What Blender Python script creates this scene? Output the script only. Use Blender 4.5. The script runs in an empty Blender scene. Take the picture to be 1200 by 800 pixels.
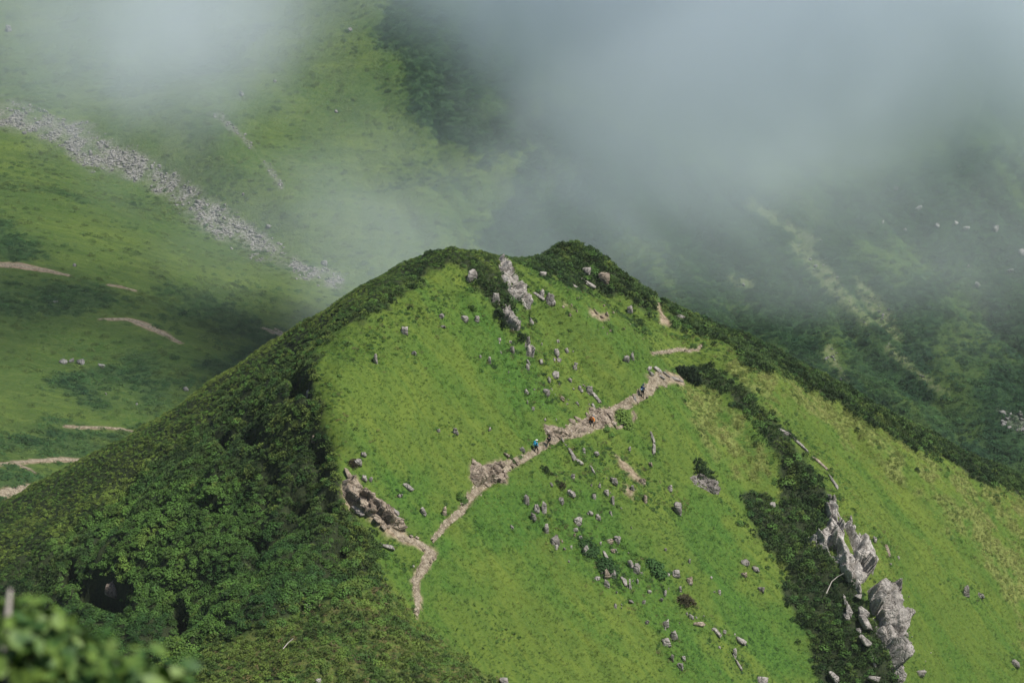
import bpy, bmesh, math, random
import numpy as np
from mathutils import Vector, Matrix

random.seed(7)
RNG = np.random.default_rng(7)
SC = bpy.context.scene
COL = SC.collection

# ------------------------------------------------------------------ camera
F = 70.0 / 36.0 * 1200.0          # focal length in photograph pixels
PITCH = math.radians(18.0)
CP, SP = math.cos(PITCH), math.sin(PITCH)

def P(u, v, d):
    """world point seen at photograph pixel (u, v) at depth d"""
    a = (u - 600.0) / F
    b = (400.0 - v) / F
    return np.array([d * a, d * (CP + b * SP), d * (b * CP - SP)])

def project(x, y, z):
    d = y * CP - z * SP
    up = y * SP + z * CP
    d = np.maximum(d, 1e-3)
    return 600.0 + F * x / d, 400.0 - F * up / d, d

# ------------------------------------------------------------------ noise
def _hash(ix, iy, seed):
    h = (ix.astype(np.int64) * 374761393 + iy.astype(np.int64) * 668265263 + seed * 1274126177) & 0x7fffffff
    h = ((h ^ (h >> 13)) * 1274126177) & 0x7fffffff
    h = h ^ (h >> 16)
    return (h & 0xffff) / 65535.0

def vnoise(x, y, seed=0):
    x = np.asarray(x, float); y = np.asarray(y, float)
    ix = np.floor(x); iy = np.floor(y)
    fx = x - ix; fy = y - iy
    fx = fx * fx * fx * (fx * (fx * 6 - 15) + 10); fy = fy * fy * fy * (fy * (fy * 6 - 15) + 10)
    a = _hash(ix, iy, seed); b = _hash(ix + 1, iy, seed)
    c = _hash(ix, iy + 1, seed); d = _hash(ix + 1, iy + 1, seed)
    return (a * (1 - fx) + b * fx) * (1 - fy) + (c * (1 - fx) + d * fx) * fy   # 0..1

def fbm(x, y, seed=0, octv=4, gain=0.5, lac=2.03):
    s = 0.0; amp = 1.0; tot = 0.0
    x = np.asarray(x, float); y = np.asarray(y, float)
    for k in range(octv):
        c, sn = math.cos(0.6 * k + 0.3), math.sin(0.6 * k + 0.3)
        s = s + amp * (vnoise(x * c - y * sn, x * sn + y * c, seed + 17 * k) - 0.5)
        tot += amp; amp *= gain; x = x * lac; y = y * lac
    return s / tot * 2.0            # about -1..1

def sstep(a, b, x):
    t = np.clip((x - a) / (b - a), 0, 1)
    return t * t * (3 - 2 * t)

# ------------------------------------------------------------------ polygons in picture coordinates, carried onto the ground
def poly_sd(u, v, poly):
    """signed distance, positive inside"""
    u = np.asarray(u, float); v = np.asarray(v, float)
    inside = np.zeros(u.shape, bool); dist = np.full(u.shape, 1e9)
    n = len(poly)
    for i in range(n):
        x0, y0 = poly[i]; x1, y1 = poly[(i + 1) % n]
        cond = ((y0 > v) != (y1 > v))
        with np.errstate(divide='ignore', invalid='ignore'):
            xi = (x1 - x0) * (v - y0) / ((y1 - y0) if y1 != y0 else 1e-9) + x0
        inside ^= cond & (u < xi)
        dx, dy = x1 - x0, y1 - y0
        t = np.clip(((u - x0) * dx + (v - y0) * dy) / (dx * dx + dy * dy + 1e-9), 0, 1)
        dist = np.minimum(dist, np.hypot(u - x0 - t * dx, v - y0 - t * dy))
    return np.where(inside, dist, -dist)

def line_dist(u, v, pts):
    """distance to a polyline whose points carry a half width: returns distance minus local half width"""
    u = np.asarray(u, float); best = np.full(u.shape, 1e9)
    for i in range(len(pts) - 1):
        x0, y0, w0 = pts[i]; x1, y1, w1 = pts[i + 1]
        dx, dy = x1 - x0, y1 - y0
        t = np.clip(((u - x0) * dx + (v - y0) * dy) / (dx * dx + dy * dy + 1e-9), 0, 1)
        best = np.minimum(best, np.hypot(u - x0 - t * dx, v - y0 - t * dy) - (w0 + t * (w1 - w0)))
    return best

# ------------------------------------------------------------------ thin plate spline surfaces
class TPS:
    def __init__(self, pts, lam=0.0, s=100.0):
        p = np.array(pts, float); self.c = p[:, :2] / s; self.s = s; n = len(p)
        A = np.zeros((n + 3, n + 3))
        r2 = ((self.c[:, None] - self.c[None]) ** 2).sum(-1)
        A[:n, :n] = self.k(r2) + lam * np.eye(n)
        A[:n, n] = 1; A[:n, n + 1:] = self.c; A[n, :n] = 1; A[n + 1:, :n] = self.c.T
        b = np.concatenate([p[:, 2], np.zeros(3)])
        self.w = np.linalg.solve(A, b)
    @staticmethod
    def k(r2):
        return 0.5 * r2 * np.log(r2 + 1e-12)
    def __call__(self, x, y):
        x = np.asarray(x, float); sh = x.shape
        q = np.stack([x.ravel(), np.asarray(y, float).ravel()], 1) / self.s
        out = np.empty(len(q))
        for i in range(0, len(q), 20000):
            qq = q[i:i + 20000]
            r2 = ((qq[:, None] - self.c[None]) ** 2).sum(-1)
            n = len(self.c)
            out[i:i + 20000] = self.k(r2) @ self.w[:n] + self.w[n] + qq @ self.w[n + 1:]
        return out.reshape(sh)

def base_d(u, v):
    return 151.0 / (0.588 - 0.526 * (u - 600) / F - 0.614 * (400 - v) / F)

# control points of the near ridge (pixel, pixel, depth)
near_px = [
    # crest from the saddle up to the first peak
    (480, 720, 213), (440, 640, 219), (402, 560, 223.5), (376, 480, 229), (390, 425, 236), (440, 367, 247), (500, 324, 258), (540, 292, 264),
    # left spur skyline
    (505, 299, 263), (460, 320, 262), (400, 354, 260), (300, 427, 262), (200, 487, 264), (100, 543, 268), (0, 597, 272), (-80, 645, 276),
    # wooded flank below it
    (330, 430, 254), (250, 500, 255), (150, 560, 257), (300, 500, 244), (200, 570, 246), (100, 630, 248), (0, 680, 250),
    (340, 560, 229), (330, 620, 224), (250, 640, 227), (170, 655, 234), (150, 700, 229), (200, 730, 221), (300, 690, 214), (60, 730, 236),
    (100, 790, 216), (230, 790, 203), (330, 760, 203), (400, 700, 208), (430, 740, 204), (340, 800, 196), (480, 790, 200), (560, 790, 208),
    # second peak and the rear ridge
    (606, 312, 277), (622, 308, 281), (640, 299, 288), (660, 292, 294), (682, 296, 297), (700, 307, 299), (760, 339, 300), (820, 370, 301), (905, 409, 303), (1000, 460, 305), (1100, 511, 307),
    (1200, 563, 308), (1290, 605, 309),
    (640, 320, 281), (690, 345, 284), (800, 395, 289),
    # the rib with the cliff
    (795, 432, 281), (860, 452, 279), (925, 508, 273), (975, 572, 268), (1010, 650, 260.5), (1045, 745, 251.5), (1065, 800, 248),
    (880, 580, 266), (900, 690, 254.5), (950, 775, 250), (845, 530, 268), (940, 640, 262),
    (1060, 620, 277), (1110, 720, 270), (1120, 790, 264),
]
# plain grass face
for uv in [(500, 400), (600, 330), (600, 400), (560, 480), (480, 480), (450, 560), (530, 620), (600, 560), (700, 440), (700, 540), (620, 660), (540, 720),
           (700, 640), (780, 580), (780, 500), (800, 700), (680, 760), (820, 790), (880, 430), (980, 510), (1080, 560), (1180, 620), (1180, 700), (1180, 780), (1000, 560),
           (740, 370), (600, 860), (700, 900), (900, 900), (1100, 900), (1300, 750), (1300, 900), (760, 880)]:
    near_px.append((uv[0], uv[1], base_d(*uv)))
near_pts = [P(*q) for q in near_px]
# ground behind the skylines, and the spur that carries the viewer
sky1 = [(480, 308, 262), (400, 347, 260), (300, 421, 262), (200, 481, 264), (100, 537, 268), (0, 592, 272)]
for q in sky1:
    x, y, z = P(*q); near_pts += [(x - 14, y + 24, z - 21), (x - 40, y + 66, z - 62)]
x, y, z = P(540, 287, 264); near_pts += [(x - 3, y + 20, z - 12), (x - 20, y + 62, z - 50)]
x, y, z = P(606, 308, 277); near_pts += [(x - 6, y + 14, z - 10)]
for q in [(660, 286, 294), (760, 334, 300), (905, 405, 303), (1000, 456, 305), (1100, 507, 307), (1200, 559, 308), (1290, 605, 309)]:
    x, y, z = P(*q); near_pts += [(x + 3, y + 22, z - 17), (x + 10, y + 62, z - 52)]
near_pts += [(0, 0, -1.75), (0, 12, -9), (-1, 35, -25), (-3, 70, -46), (-6, 110, -70), (-12, 150, -88.5), (-22, 175, -94),
             (0, -25, 3), (-60, 0, -32), (60, 0, -34), (-50, 60, -72), (50, 60, -74), (-45, 120, -98), (45, 120, -104), (30, 165, -110), (-70, 170, -112),
             (-60, 185, -106), (-100, 120, -140), (120, 120, -150), (150, 200, -160), (200, 270, -180), (-150, 220, -160), (-130, 280, -150), (60, 60, -85), (200, 60, -170), (-200, 60, -180)]
TN = TPS(near_pts, lam=0.0004)

# paths on the near ridge: (u, v, half width px)
PATH_A = [(488, 722, 3), (490, 700, 5), (486, 680, 5), (498, 662, 6), (506, 648, 6), (490, 636, 5), (470, 630, 6), (455, 615, 6), (445, 600, 5)]
PATH_B = [(506, 634, 2), (520, 618, 3), (540, 600, 4), (548, 588, 4.5), (560, 575, 5), (572, 564, 6), (585, 552, 6), (600, 545, 4.5), (615, 538, 3.5), (630, 527, 3.5), (645, 517, 4),
          (665, 508, 6), (685, 501, 7), (705, 492, 7), (715, 484, 6), (730, 476, 4.5), (748, 467, 4.5), (762, 457, 6), (768, 447, 6), (780, 443, 6), (798, 444, 5)]
PATH_C = [(764, 414, 1.5), (778, 413, 1.8), (795, 410, 2.5), (808, 411, 2.6), (818, 410, 2.3), (823, 404, 1.6)]
PATH_D = [(722, 502, 1.5), (736, 497, 2), (745, 489, 1.8), (742, 482, 1.5)]
BARE = [[(552, 536), (562, 545), (585, 540), (592, 552), (594, 566), (572, 566), (558, 572), (550, 560)],          # broken rock bank by the bend
        [(402, 566), (416, 556), (434, 590), (470, 612), (478, 632), (455, 628), (430, 606), (404, 592)],              # outcrop at the spur edge
        [(636, 496), (648, 498), (664, 502), (690, 486), (690, 478), (705, 478), (720, 478), (722, 500), (690, 506), (648, 520), (640, 512)],
        [(756, 440), (770, 436), (800, 440), (802, 450), (786, 448), (770, 452), (764, 448)],
        [(722, 532), (732, 536), (748, 556), (756, 566), (742, 562), (728, 548)], [(732, 566), (744, 574), (742, 586), (732, 576)],
        [(660, 354), (674, 362), (670, 366), (660, 358)], [(690, 362), (712, 370), (710, 376), (694, 370)], [(770, 348), (778, 362), (784, 378), (776, 378), (770, 362)]]

def pathd(u, v):
    return np.minimum(np.minimum(line_dist(u, v, PATH_A), line_dist(u, v, PATH_B)), np.minimum(line_dist(u, v, PATH_C), line_dist(u, v, PATH_D)))

def near_detail(x, y, z):
    """relief finer than the control points"""
    u, v, d = project(x, y, z)
    # along-slope coordinates (fall line runs to +x, -y)
    a = x * 0.82 - y * 0.57; b = x * 0.57 + y * 0.82
    wood = np.clip(0.5 + poly_sd(u, v, PINE1) / 30.0, 0, 1)
    e = 0.9 * fbm(x / 24, y / 24, 3, 3) + 1.3 * fbm(a / 45, b / 10, 7, 2) + 0.95 * fbm(a / 17, b / 5.5, 5, 3) + 0.50 * fbm(a / 5.5, b / 2.2, 9, 4) + 0.20 * fbm(x / 1.1, y / 1.1, 11, 2)
    g = -np.abs(fbm((x * 0.6 + y) / 34, (y * 0.5 - x) / 11, 21, 3)) * 4.2 + 1.2 + 1.5 * fbm(x / 3.6, y / 3.6, 23, 3)
    low = sstep(-12, 25, poly_sd(u, v, LOWGROWTH))
    g = g * (1 - 0.72 * low)
    # dark hollows and gullies in the woods
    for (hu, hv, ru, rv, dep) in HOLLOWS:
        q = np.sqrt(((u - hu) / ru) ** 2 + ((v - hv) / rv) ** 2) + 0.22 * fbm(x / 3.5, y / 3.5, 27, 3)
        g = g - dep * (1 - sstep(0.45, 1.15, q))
    ok = (d > 150) & (d < 330)
    out = np.where(ok, e * (1 - wood) + (g + 0.5 * e) * wood, e) * sstep(15, 110, np.hypot(x, y))
    # a worn bench along the footpath: cut into the bank above it
    pd = pathd(u, v)
    cut = np.where(ok, (1 - sstep(-1.0, 2.5, pd)), 0)
    out = out * (1 - 0.6 * cut) - 0.38 * cut
    for b_ in BARE:
        s = poly_sd(u, v, b_)
        m = np.where(ok, sstep(-2, 4, s), 0)
        out = out - m * (0.5 + 0.5 * fbm(x / 1.1, y / 1.1, 31, 3))
    return out
HOLLOWS = [(122, 692, 36, 24, 11.0), (212, 718, 13, 16, 8.0), (84, 672, 10, 16, 5.0), (352, 458, 15, 16, 3.5), (374, 518, 12, 14, 3.5), (300, 512, 18, 11, 3.0), (322, 566, 12, 10, 2.6), (262, 512, 16, 9, 2.4), (352, 590, 14, 12, 2.6),
           (250, 602, 18, 9, 2.4), (384, 588, 9, 12, 2.6), (400, 640, 13, 12, 2.4), (190, 600, 18, 10, 2.0), (300, 640, 20, 8, 2.2), (362, 708, 14, 6, 2.0)]
LOWGROWTH = [(-80, 570), (0, 550), (200, 450), (340, 375), (440, 300), (560, 270), (600, 300), (590, 335), (540, 318), (500, 322), (450, 348), (390, 392), (340, 415), (270, 462), (215, 520), (130, 590), (70, 640), (0, 690), (-80, 720)]
PINE1 = [(-300, 740), (-60, 610), (0, 570), (100, 520), (200, 465), (300, 405), (400, 330), (440, 308), (500, 280), (545, 270), (580, 292), (606, 322), (604, 352), (590, 372), (566, 356),
         (552, 338), (528, 316), (505, 322), (470, 345), (430, 368), (400, 398), (380, 412), (372, 440), (374, 500), (392, 545), (400, 580), (425, 612), (437, 645), (440, 690), (400, 706), (330, 730), (250, 765), (190, 820), (-300, 820)]
BRUSH = [(190, 830), (250, 762), (330, 728), (400, 700), (440, 688), (492, 735), (530, 765), (590, 802), (600, 830)]
RIBP = [(792, 436), (804, 429), (832, 430), (872, 458), (908, 494), (936, 535), (970, 575), (968, 610), (962, 640), (985, 668), (1004, 690), (1020, 720), (1040, 745), (1056, 800), (1060, 840), (960, 840), (952, 770), (945, 735), (922, 700),
        (916, 665), (896, 640), (876, 612), (866, 580), (884, 573), (908, 590), (915, 560), (908, 530), (885, 492), (850, 462), (815, 446)]
REAR = [(600, 312), (620, 296), (660, 276), (700, 292), (820, 350), (905, 390), (1000, 440), (1200, 540), (1400, 640), (1400, 700), (1200, 586), (1150, 560), (1080, 527), (1000, 482), (930, 444), (870, 416), (820, 390), (780, 371), (735, 352), (690, 340), (650, 320), (625, 311)]
SASA = [[(800, 452), (835, 456), (872, 486), (900, 530), (910, 565), (880, 566), (850, 545), (826, 512), (806, 482)],
        [(860, 415), (960, 462), (1060, 518), (1130, 545), (1210, 590), (1210, 640), (1120, 590), (1060, 556), (980, 512), (900, 466), (850, 430)],
        [(1090, 580), (1150, 600), (1210, 650), (1210, 790), (1190, 740), (1160, 670), (1110, 620)],
        [(960, 640), (930, 700), (905, 665), (925, 640)]]

def gridlines(lo, f0, f1, hi, fine, coarse):
    a = np.arange(f0, f1, fine)
    l = f0 - np.cumsum(np.minimum(coarse, fine * 1.18 ** np.arange(1, 400))); l = l[l > lo][::-1]
    r = a[-1] + np.cumsum(np.minimum(coarse, fine * 1.18 ** np.arange(1, 400))); r = r[r < hi]
    return np.concatenate([l, a, r])

class Field:
    def __init__(self, xs, ys, Z):
        self.xs, self.ys, self.Z = xs, ys, Z
    def h(self, x, y):
        x = np.clip(x, self.xs[0], self.xs[-1] - 1e-6); y = np.clip(y, self.ys[0], self.ys[-1] - 1e-6)
        i = np.clip(np.searchsorted(self.xs, x, side='right') - 1, 0, len(self.xs) - 2)
        j = np.clip(np.searchsorted(self.ys, y, side='right') - 1, 0, len(self.ys) - 2)
        fx = (x - self.xs[i]) / (self.xs[i + 1] - self.xs[i]); fy = (y - self.ys[j]) / (self.ys[j + 1] - self.ys[j])
        Z = self.Z
        return (Z[j, i] * (1 - fx) + Z[j, i + 1] * fx) * (1 - fy) + (Z[j + 1, i] * (1 - fx) + Z[j + 1, i + 1] * fx) * fy
    def normal(self, x, y, e=0.6):
        n = np.stack([-(self.h(x + e, y) - self.h(x - e, y)) / (2 * e), -(self.h(x, y + e) - self.h(x, y - e)) / (2 * e), np.ones_like(x)], -1)
        return n / np.linalg.norm(n, axis=-1, keepdims=True)
    def hit(self, u, v, d0, d1, step):
        """march viewing rays onto the surface; returns x, y, z, d (nan where missed)"""
        u = np.atleast_1d(np.asarray(u, float)); v = np.atleast_1d(np.asarray(v, float))
        a = (u - 600) / F; b = (400 - v) / F
        dx, dy, dz = a, CP + b * SP, b * CP - SP
        res = np.full(u.shape, np.nan); prev = np.full(u.shape, d0); done = np.zeros(u.shape, bool)
        for d in np.arange(d0, d1, step):
            under = (self.h(dx * d, dy * d) > dz * d) & ~done
            if under.any():
                lo = np.full(under.sum(), d - step); hi = np.full(under.sum(), d)
                for _ in range(8):
                    m = 0.5 * (lo + hi)
                    c = self.h(dx[under] * m, dy[under] * m) > dz[under] * m
                    hi = np.where(c, m, hi); lo = np.where(c, lo, m)
                res[under] = hi; done |= under
            if done.all(): break
        return dx * res, dy * res, dz * res, res

nx = gridlines(-330, -82, 104, 380, 0.36, 6.0)
ny = gridlines(-60, 176, 330, 470, 0.36, 6.0)
NX, NY = np.meshgrid(nx, ny)
NZ = TN(NX, NY)
NZ = NZ + near_detail(NX, NY, NZ)
NF = Field(nx, ny, NZ)

# ------------------------------------------------------------------ valley and the mountain opposite
far_px = [(0, 600, 440), (0, 545, 480), (150, 500, 545), (0, 420, 575), (80, 425, 590), (200, 400, 610), (0, 310, 650), (150, 375, 625), (300, 400, 650), (350, 380, 685), (390, 355, 715), (300, 330, 715),
          (200, 280, 745), (100, 230, 775), (0, 200, 790),
          (0, 130, 850), (100, 170, 835), (200, 220, 815), (300, 280, 785), (400, 330, 750),       # stream bed
          (0, 60, 905), (0, 0, 945), (100, 90, 885), (200, 100, 875), (200, 0, 930), (260, 160, 820), (230, 110, 850), (330, 240, 792), (300, 170, 835), (300, 60, 895), (420, 280, 775), (400, 200, 820), (400, 100, 870), (400, 0, 910),
          (500, 250, 790), (500, 130, 850), (520, 40, 880), (600, 290, 765), (600, 180, 815), (600, 60, 865), (700, 300, 745), (700, 200, 790), (700, 50, 850), (820, 350, 705), (800, 220, 765), (800, 100, 815), (800, 0, 850),
          (1000, 440, 650), (950, 300, 710), (1000, 200, 750), (1000, 80, 795), (1000, 0, 820), (1200, 550, 600), (1200, 450, 632), (1100, 350, 680), (1200, 300, 690), (1200, 180, 725), (1200, 60, 765), (1200, 0, 785),
          (620, 420, 650), (500, 420, 650), (800, 450, 640), (-200, 500, 500), (-200, 300, 650), (-200, 100, 880), (1400, 500, 600), (1400, 200, 700), (1400, 0, 760)]
far_pts = [P(*q) for q in far_px]
far_pts += [(0, 430, -262), (100, 430, -268), (-100, 380, -225), (200, 420, -275), (0, 250, -280), (-200, 250, -200), (250, 250, -280), (0, 0, -300),
            (-500, 1150, 60), (0, 1150, 70), (500, 1100, 80), (800, 800, 0), (800, 400, -150), (-700, 700, -90), (-700, 300, -130), (-350, 1000, -30), (350, 1000, 20), (0, 1000, -30)]
TF = TPS(far_pts, lam=0.001, s=300.0)
SCREE = [(-80, 100), (0, 116), (60, 140), (140, 165), (190, 200), (250, 236), (300, 268), (350, 308), (400, 331), (398, 336), (340, 314), (290, 290), (240, 262), (180, 226), (120, 198), (60, 168), (0, 146), (-80, 120)]
FARPATHS = [[(-20, 309, 2.6), (20, 311, 3.6), (45, 315, 2.4), (82, 323, .6)], [(126, 334, .5), (140, 336, 1.0), (160, 341, .5)], [(118, 374, 1.0), (150, 374, 1.8), (168, 380, 3.4), (190, 390, 2.8), (212, 402, 1.0)],
            [(308, 384, 1), (318, 388, 1.8), (338, 397, 1.4)], [(322, 385, .8), (334, 392, 1.2)], [(76, 499, 1.0), (90, 501, 1.6), (120, 501, 1.2), (145, 503, 1.2), (160, 507, .6)],
            [(-20, 545, 1.5), (30, 541, 2.2), (70, 538, 2.6), (108, 540, 1.4)], [(20, 544, 1.4), (34, 550, 1.2), (42, 555, .6)], [(-20, 582, 1.8), (10, 576, 3), (38, 568, 1.2)]]
fx = gridlines(-700, -245, 245, 800, 1.15, 9.0)
fy = gridlines(-100, 430, 960, 1350, 1.15, 9.0)
FX, FY = np.meshgrid(fx, fy)
FZ = TF(FX, FY)
def far_detail(x, y, z):
    u, v, d = project(x, y, z)
    e = 4.0 * fbm(x / 90, y / 90, 41, 3) + 1.6 * fbm(x / 26, y / 40, 43, 4) + 0.55 * fbm(x / 7, y / 7, 47, 3)
    # slanting gullies on the right-hand face
    g = fbm((x * 0.95 + y * 0.35) / 24, (y - x * 0.3) / 120, 51, 3)
    e = e - 5.0 * (1 - np.abs(g) * 2.2).clip(0, 1) * sstep(350, 600, u)
    amp = 0.45 + 0.55 * sstep(0, 60, -poly_sd(u, v, [(-300, 640), (-300, 150), (0, 150), (200, 240), (400, 340), (400, 380), (200, 600)]))
    return e * amp
FZ = FZ + far_detail(FX, FY, FZ)
FF = Field(fx, fy, FZ)
# ------------------------------------------------------------------ materials
class NT:
    def __init__(self, name):
        self.m = bpy.data.materials.new(name); self.m.use_nodes = True
        self.t = self.m.node_tree; self.b = self.t.nodes['Principled BSDF']; self.out = self.t.nodes['Material Output']
        self.b.inputs['Roughness'].default_value = 0.8
        self.b.inputs['Specular IOR Level'].default_value = 0.15
    def n(self, kind, **kw):
        nd = self.t.nodes.new(kind)
        for k, val in kw.items():
            if k.startswith('i_'): nd.inputs[k[2:].replace('_', ' ')].default_value = val
            else: setattr(nd, k, val)
        return nd
    def l(self, a, b): self.t.links.new(a, b)
    def coord(self, scale=(1, 1, 1), rot=(0, 0, 0)):
        g = self.n('ShaderNodeNewGeometry'); mp = self.n('ShaderNodeMapping')
        mp.inputs['Scale'].default_value = scale; mp.inputs['Rotation'].default_value = rot
        self.l(g.outputs['Position'], mp.inputs['Vector']); return mp.outputs[0]
    def objco(self, scale=(1, 1, 1)):
        g = self.n('ShaderNodeTexCoord'); mp = self.n('ShaderNodeMapping'); mp.inputs['Scale'].default_value = scale
        self.l(g.outputs['Object'], mp.inputs['Vector']); return mp.outputs[0]
    def noise(self, vec, scale, detail=4, rough=0.55, lo=None, hi=None, dist=0.0):
        nd = self.n('ShaderNodeTexNoise'); nd.inputs['Scale'].default_value = scale; nd.inputs['Detail'].default_value = detail
        nd.inputs['Roughness'].default_value = rough; nd.inputs['Distortion'].default_value = dist
        self.l(vec, nd.inputs['Vector'])
        return nd.outputs['Fac'] if lo is None else self.ramp(nd.outputs['Fac'], lo, hi)
    def ramp(self, src, lo, hi, a=0.0, b=1.0):
        r = self.n('ShaderNodeMapRange'); r.interpolation_type = 'SMOOTHSTEP'
        for k, vv in zip(('From Min', 'From Max', 'To Min', 'To Max'), (lo, hi, a, b)): r.inputs[k].default_value = vv
        self.l(src, r.inputs['Value']); return r.outputs[0]
    def mix(self, fac, a, b):
        m = self.n('ShaderNodeMix'); m.data_type = 'RGBA'
        for k, x in ((0, fac), (6, a), (7, b)):
            if isinstance(x, (int, float)): m.inputs[k].default_value = x
            elif isinstance(x, tuple): m.inputs[k].default_value = (*x, 1) if len(x) == 3 else x
            else: self.l(x, m.inputs[k])
        return m.outputs[2]
    def math(self, op, a, b=0.0):
        m = self.n('ShaderNodeMath'); m.operation = op; m.use_clamp = False
        for k, x in ((0, a), (1, b)):
            if isinstance(x, (int, float)): m.inputs[k].default_value = x
            else: self.l(x, m.inputs[k])
        return m.outputs[0]
    def attr(self, name, typ='GEOMETRY', out='Fac'):
        a = self.n('ShaderNodeAttribute'); a.attribute_type = typ; a.attribute_name = name; return a.outputs[out]
    def bump(self, h, strength=0.5, dist=0.1):
        b = self.n('ShaderNodeBump'); b.inputs['Strength'].default_value = strength; b.inputs['Distance'].default_value = dist
        self.l(h, b.inputs['Height']); self.l(b.outputs[0], self.b.inputs['Normal'])
    def color(self, c): self.l(c, self.b.inputs['Base Color'])

FALL = math.atan2(-0.57, 0.82)
def hill_material():
    m = NT('ridge_turf')
    w = m.coord()
    st = m.n('ShaderNodeVectorRotate'); st.rotation_type = 'Z_AXIS'; st.inputs['Angle'].default_value = -FALL; m.l(w, st.inputs['Vector'])
    ms = m.n('ShaderNodeMapping'); ms.inputs['Scale'].default_value = (0.22, 1, 0.35); m.l(st.outputs[0], ms.inputs['Vector'])
    big = m.noise(w, 0.06, 4, 0.6, 0.38, 0.62)
    streak = m.noise(ms.outputs[0], 0.9, 5, 0.62, 0.36, 0.66, 0.6)
    fine = m.noise(w, 2.6, 5, 0.75, 0.32, 0.68)
    fleck = m.noise(w, 5.5, 2, 0.6, 0.62, 0.74)
    c = m.mix(big, (0.072, 0.120, 0.016), (0.115, 0.158, 0.022))
    c = m.mix(m.math('MULTIPLY', streak, 0.75), c, (0.046, 0.096, 0.015))
    c = m.mix(m.math('MULTIPLY', fine, 0.5), c, (0.120, 0.175, 0.030))
    c = m.mix(m.math('MULTIPLY', fleck, 0.35), c, (0.20, 0.21, 0.07))
    c = m.mix(m.math('MULTIPLY', m.attr('lush'), 0.85), c, m.mix(fine, (0.030, 0.085, 0.014), (0.068, 0.150, 0.020)))
    c = m.mix(m.attr('sasa'), c, m.mix(fine, (0.075, 0.110, 0.022), (0.21, 0.23, 0.065)))
    c = m.mix(m.attr('brush'), c, m.mix(m.noise(w, 1.1, 4, 0.7, 0.4, 0.6), (0.045, 0.075, 0.018), (0.115, 0.130, 0.035)))
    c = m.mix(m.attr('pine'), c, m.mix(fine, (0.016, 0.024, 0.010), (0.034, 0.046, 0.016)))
    soil = m.mix(m.noise(w, 1.6, 6, 0.7, 0.35, 0.65), (0.15, 0.11, 0.07), (0.36, 0.29, 0.20))
    c = m.mix(m.attr('soil'), c, soil)
    m.color(c)
    m.bump(m.noise(w, 3.0, 5, 0.7), 0.6, 0.2)
    return m.m

def far_material():
    m = NT('mountain_turf')
    w = m.coord()
    big = m.noise(w, 0.018, 5, 0.6, 0.40, 0.60)
    wst = m.coord((0.035, 0.16, 0.1), (0, 0, 0.35)); str_ = m.noise(wst, 1.0, 6, 0.7, 0.40, 0.62, 0.8)
    med = m.noise(w, 0.075, 5, 0.65, 0.38, 0.62)
    fine = m.noise(w, 0.55, 5, 0.75, 0.34, 0.66)
    g = m.mix(big, (0.048, 0.110, 0.020), (0.098, 0.155, 0.026))
    g = m.mix(m.math('MULTIPLY', med, 0.6), g, (0.052, 0.100, 0.024))
    g = m.mix(m.math('MULTIPLY', fine, 0.45), g, (0.15, 0.19, 0.045))
    g = m.mix(m.math('MULTIPLY', str_, 0.5), g, (0.045, 0.088, 0.018))
    d = m.mix(fine, (0.016, 0.046, 0.018), (0.040, 0.085, 0.028))
    c = m.mix(m.attr('pine'), g, d)
    c = m.mix(m.attr('pale'), c, m.mix(fine, (0.10, 0.16, 0.045), (0.21, 0.225, 0.11)))
    c = m.mix(m.attr('soil'), c, m.mix(fine, (0.24, 0.16, 0.11), (0.42, 0.32, 0.24)))
    c = m.mix(m.attr('scree'), c, m.mix(m.noise(w, 1.0, 3, 0.8, 0.42, 0.58), (0.10, 0.11, 0.07), (0.34, 0.32, 0.30)))
    m.color(c)
    m.bump(m.noise(w, 0.45, 6, 0.75), 1.0, 1.3)
    return m.m

def leaf_material(name, cols, rough=0.6, trans=0.25, var=0.35, up=0.6):
    """cols: three base colours picked by the plant's own tint value, plus a per-plant variation"""
    m = NT(name)
    t = m.attr('tint', 'INSTANCER')
    c = m.mix(m.ramp(t, 0.0, 0.5), cols[0], cols[1]); c = m.mix(m.ramp(t, 0.5, 1.0), c, cols[2])
    hs = m.n('ShaderNodeHueSaturation'); m.l(c, hs.inputs['Color'])
    oi = m.n('ShaderNodeObjectInfo')
    m.l(m.ramp(oi.outputs['Random'], 0, 1, 1 - var, 1 + var), hs.inputs['Value'])
    m.color(hs.outputs[0]); m.b.inputs['Roughness'].default_value = rough
    # a tuft scatters light as a cushion does: lean the blade normals towards the open sky
    gn = m.n('ShaderNodeNewGeometry'); sc_ = m.n('ShaderNodeVectorMath'); sc_.operation = 'SCALE'; sc_.inputs['Scale'].default_value = 1 - up; m.l(gn.outputs['Normal'], sc_.inputs[0])
    ad = m.n('ShaderNodeVectorMath'); ad.operation = 'ADD'; ad.inputs[1].default_value = (0.25 * up, -0.18 * up, up); m.l(sc_.outputs[0], ad.inputs[0])
    no = m.n('ShaderNodeVectorMath'); no.operation = 'NORMALIZE'; m.l(ad.outputs[0], no.inputs[0]); m.l(no.outputs[0], m.b.inputs['Normal'])
    tr = m.n('ShaderNodeBsdfTranslucent'); m.l(hs.outputs[0], tr.inputs['Color'])
    mx = m.n('ShaderNodeMixShader'); mx.inputs[0].default_value = trans
    m.l(m.b.outputs[0], mx.inputs[1]); m.l(tr.outputs[0], mx.inputs[2]); m.l(mx.outputs[0], m.out.inputs['Surface'])
    return m.m

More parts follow.
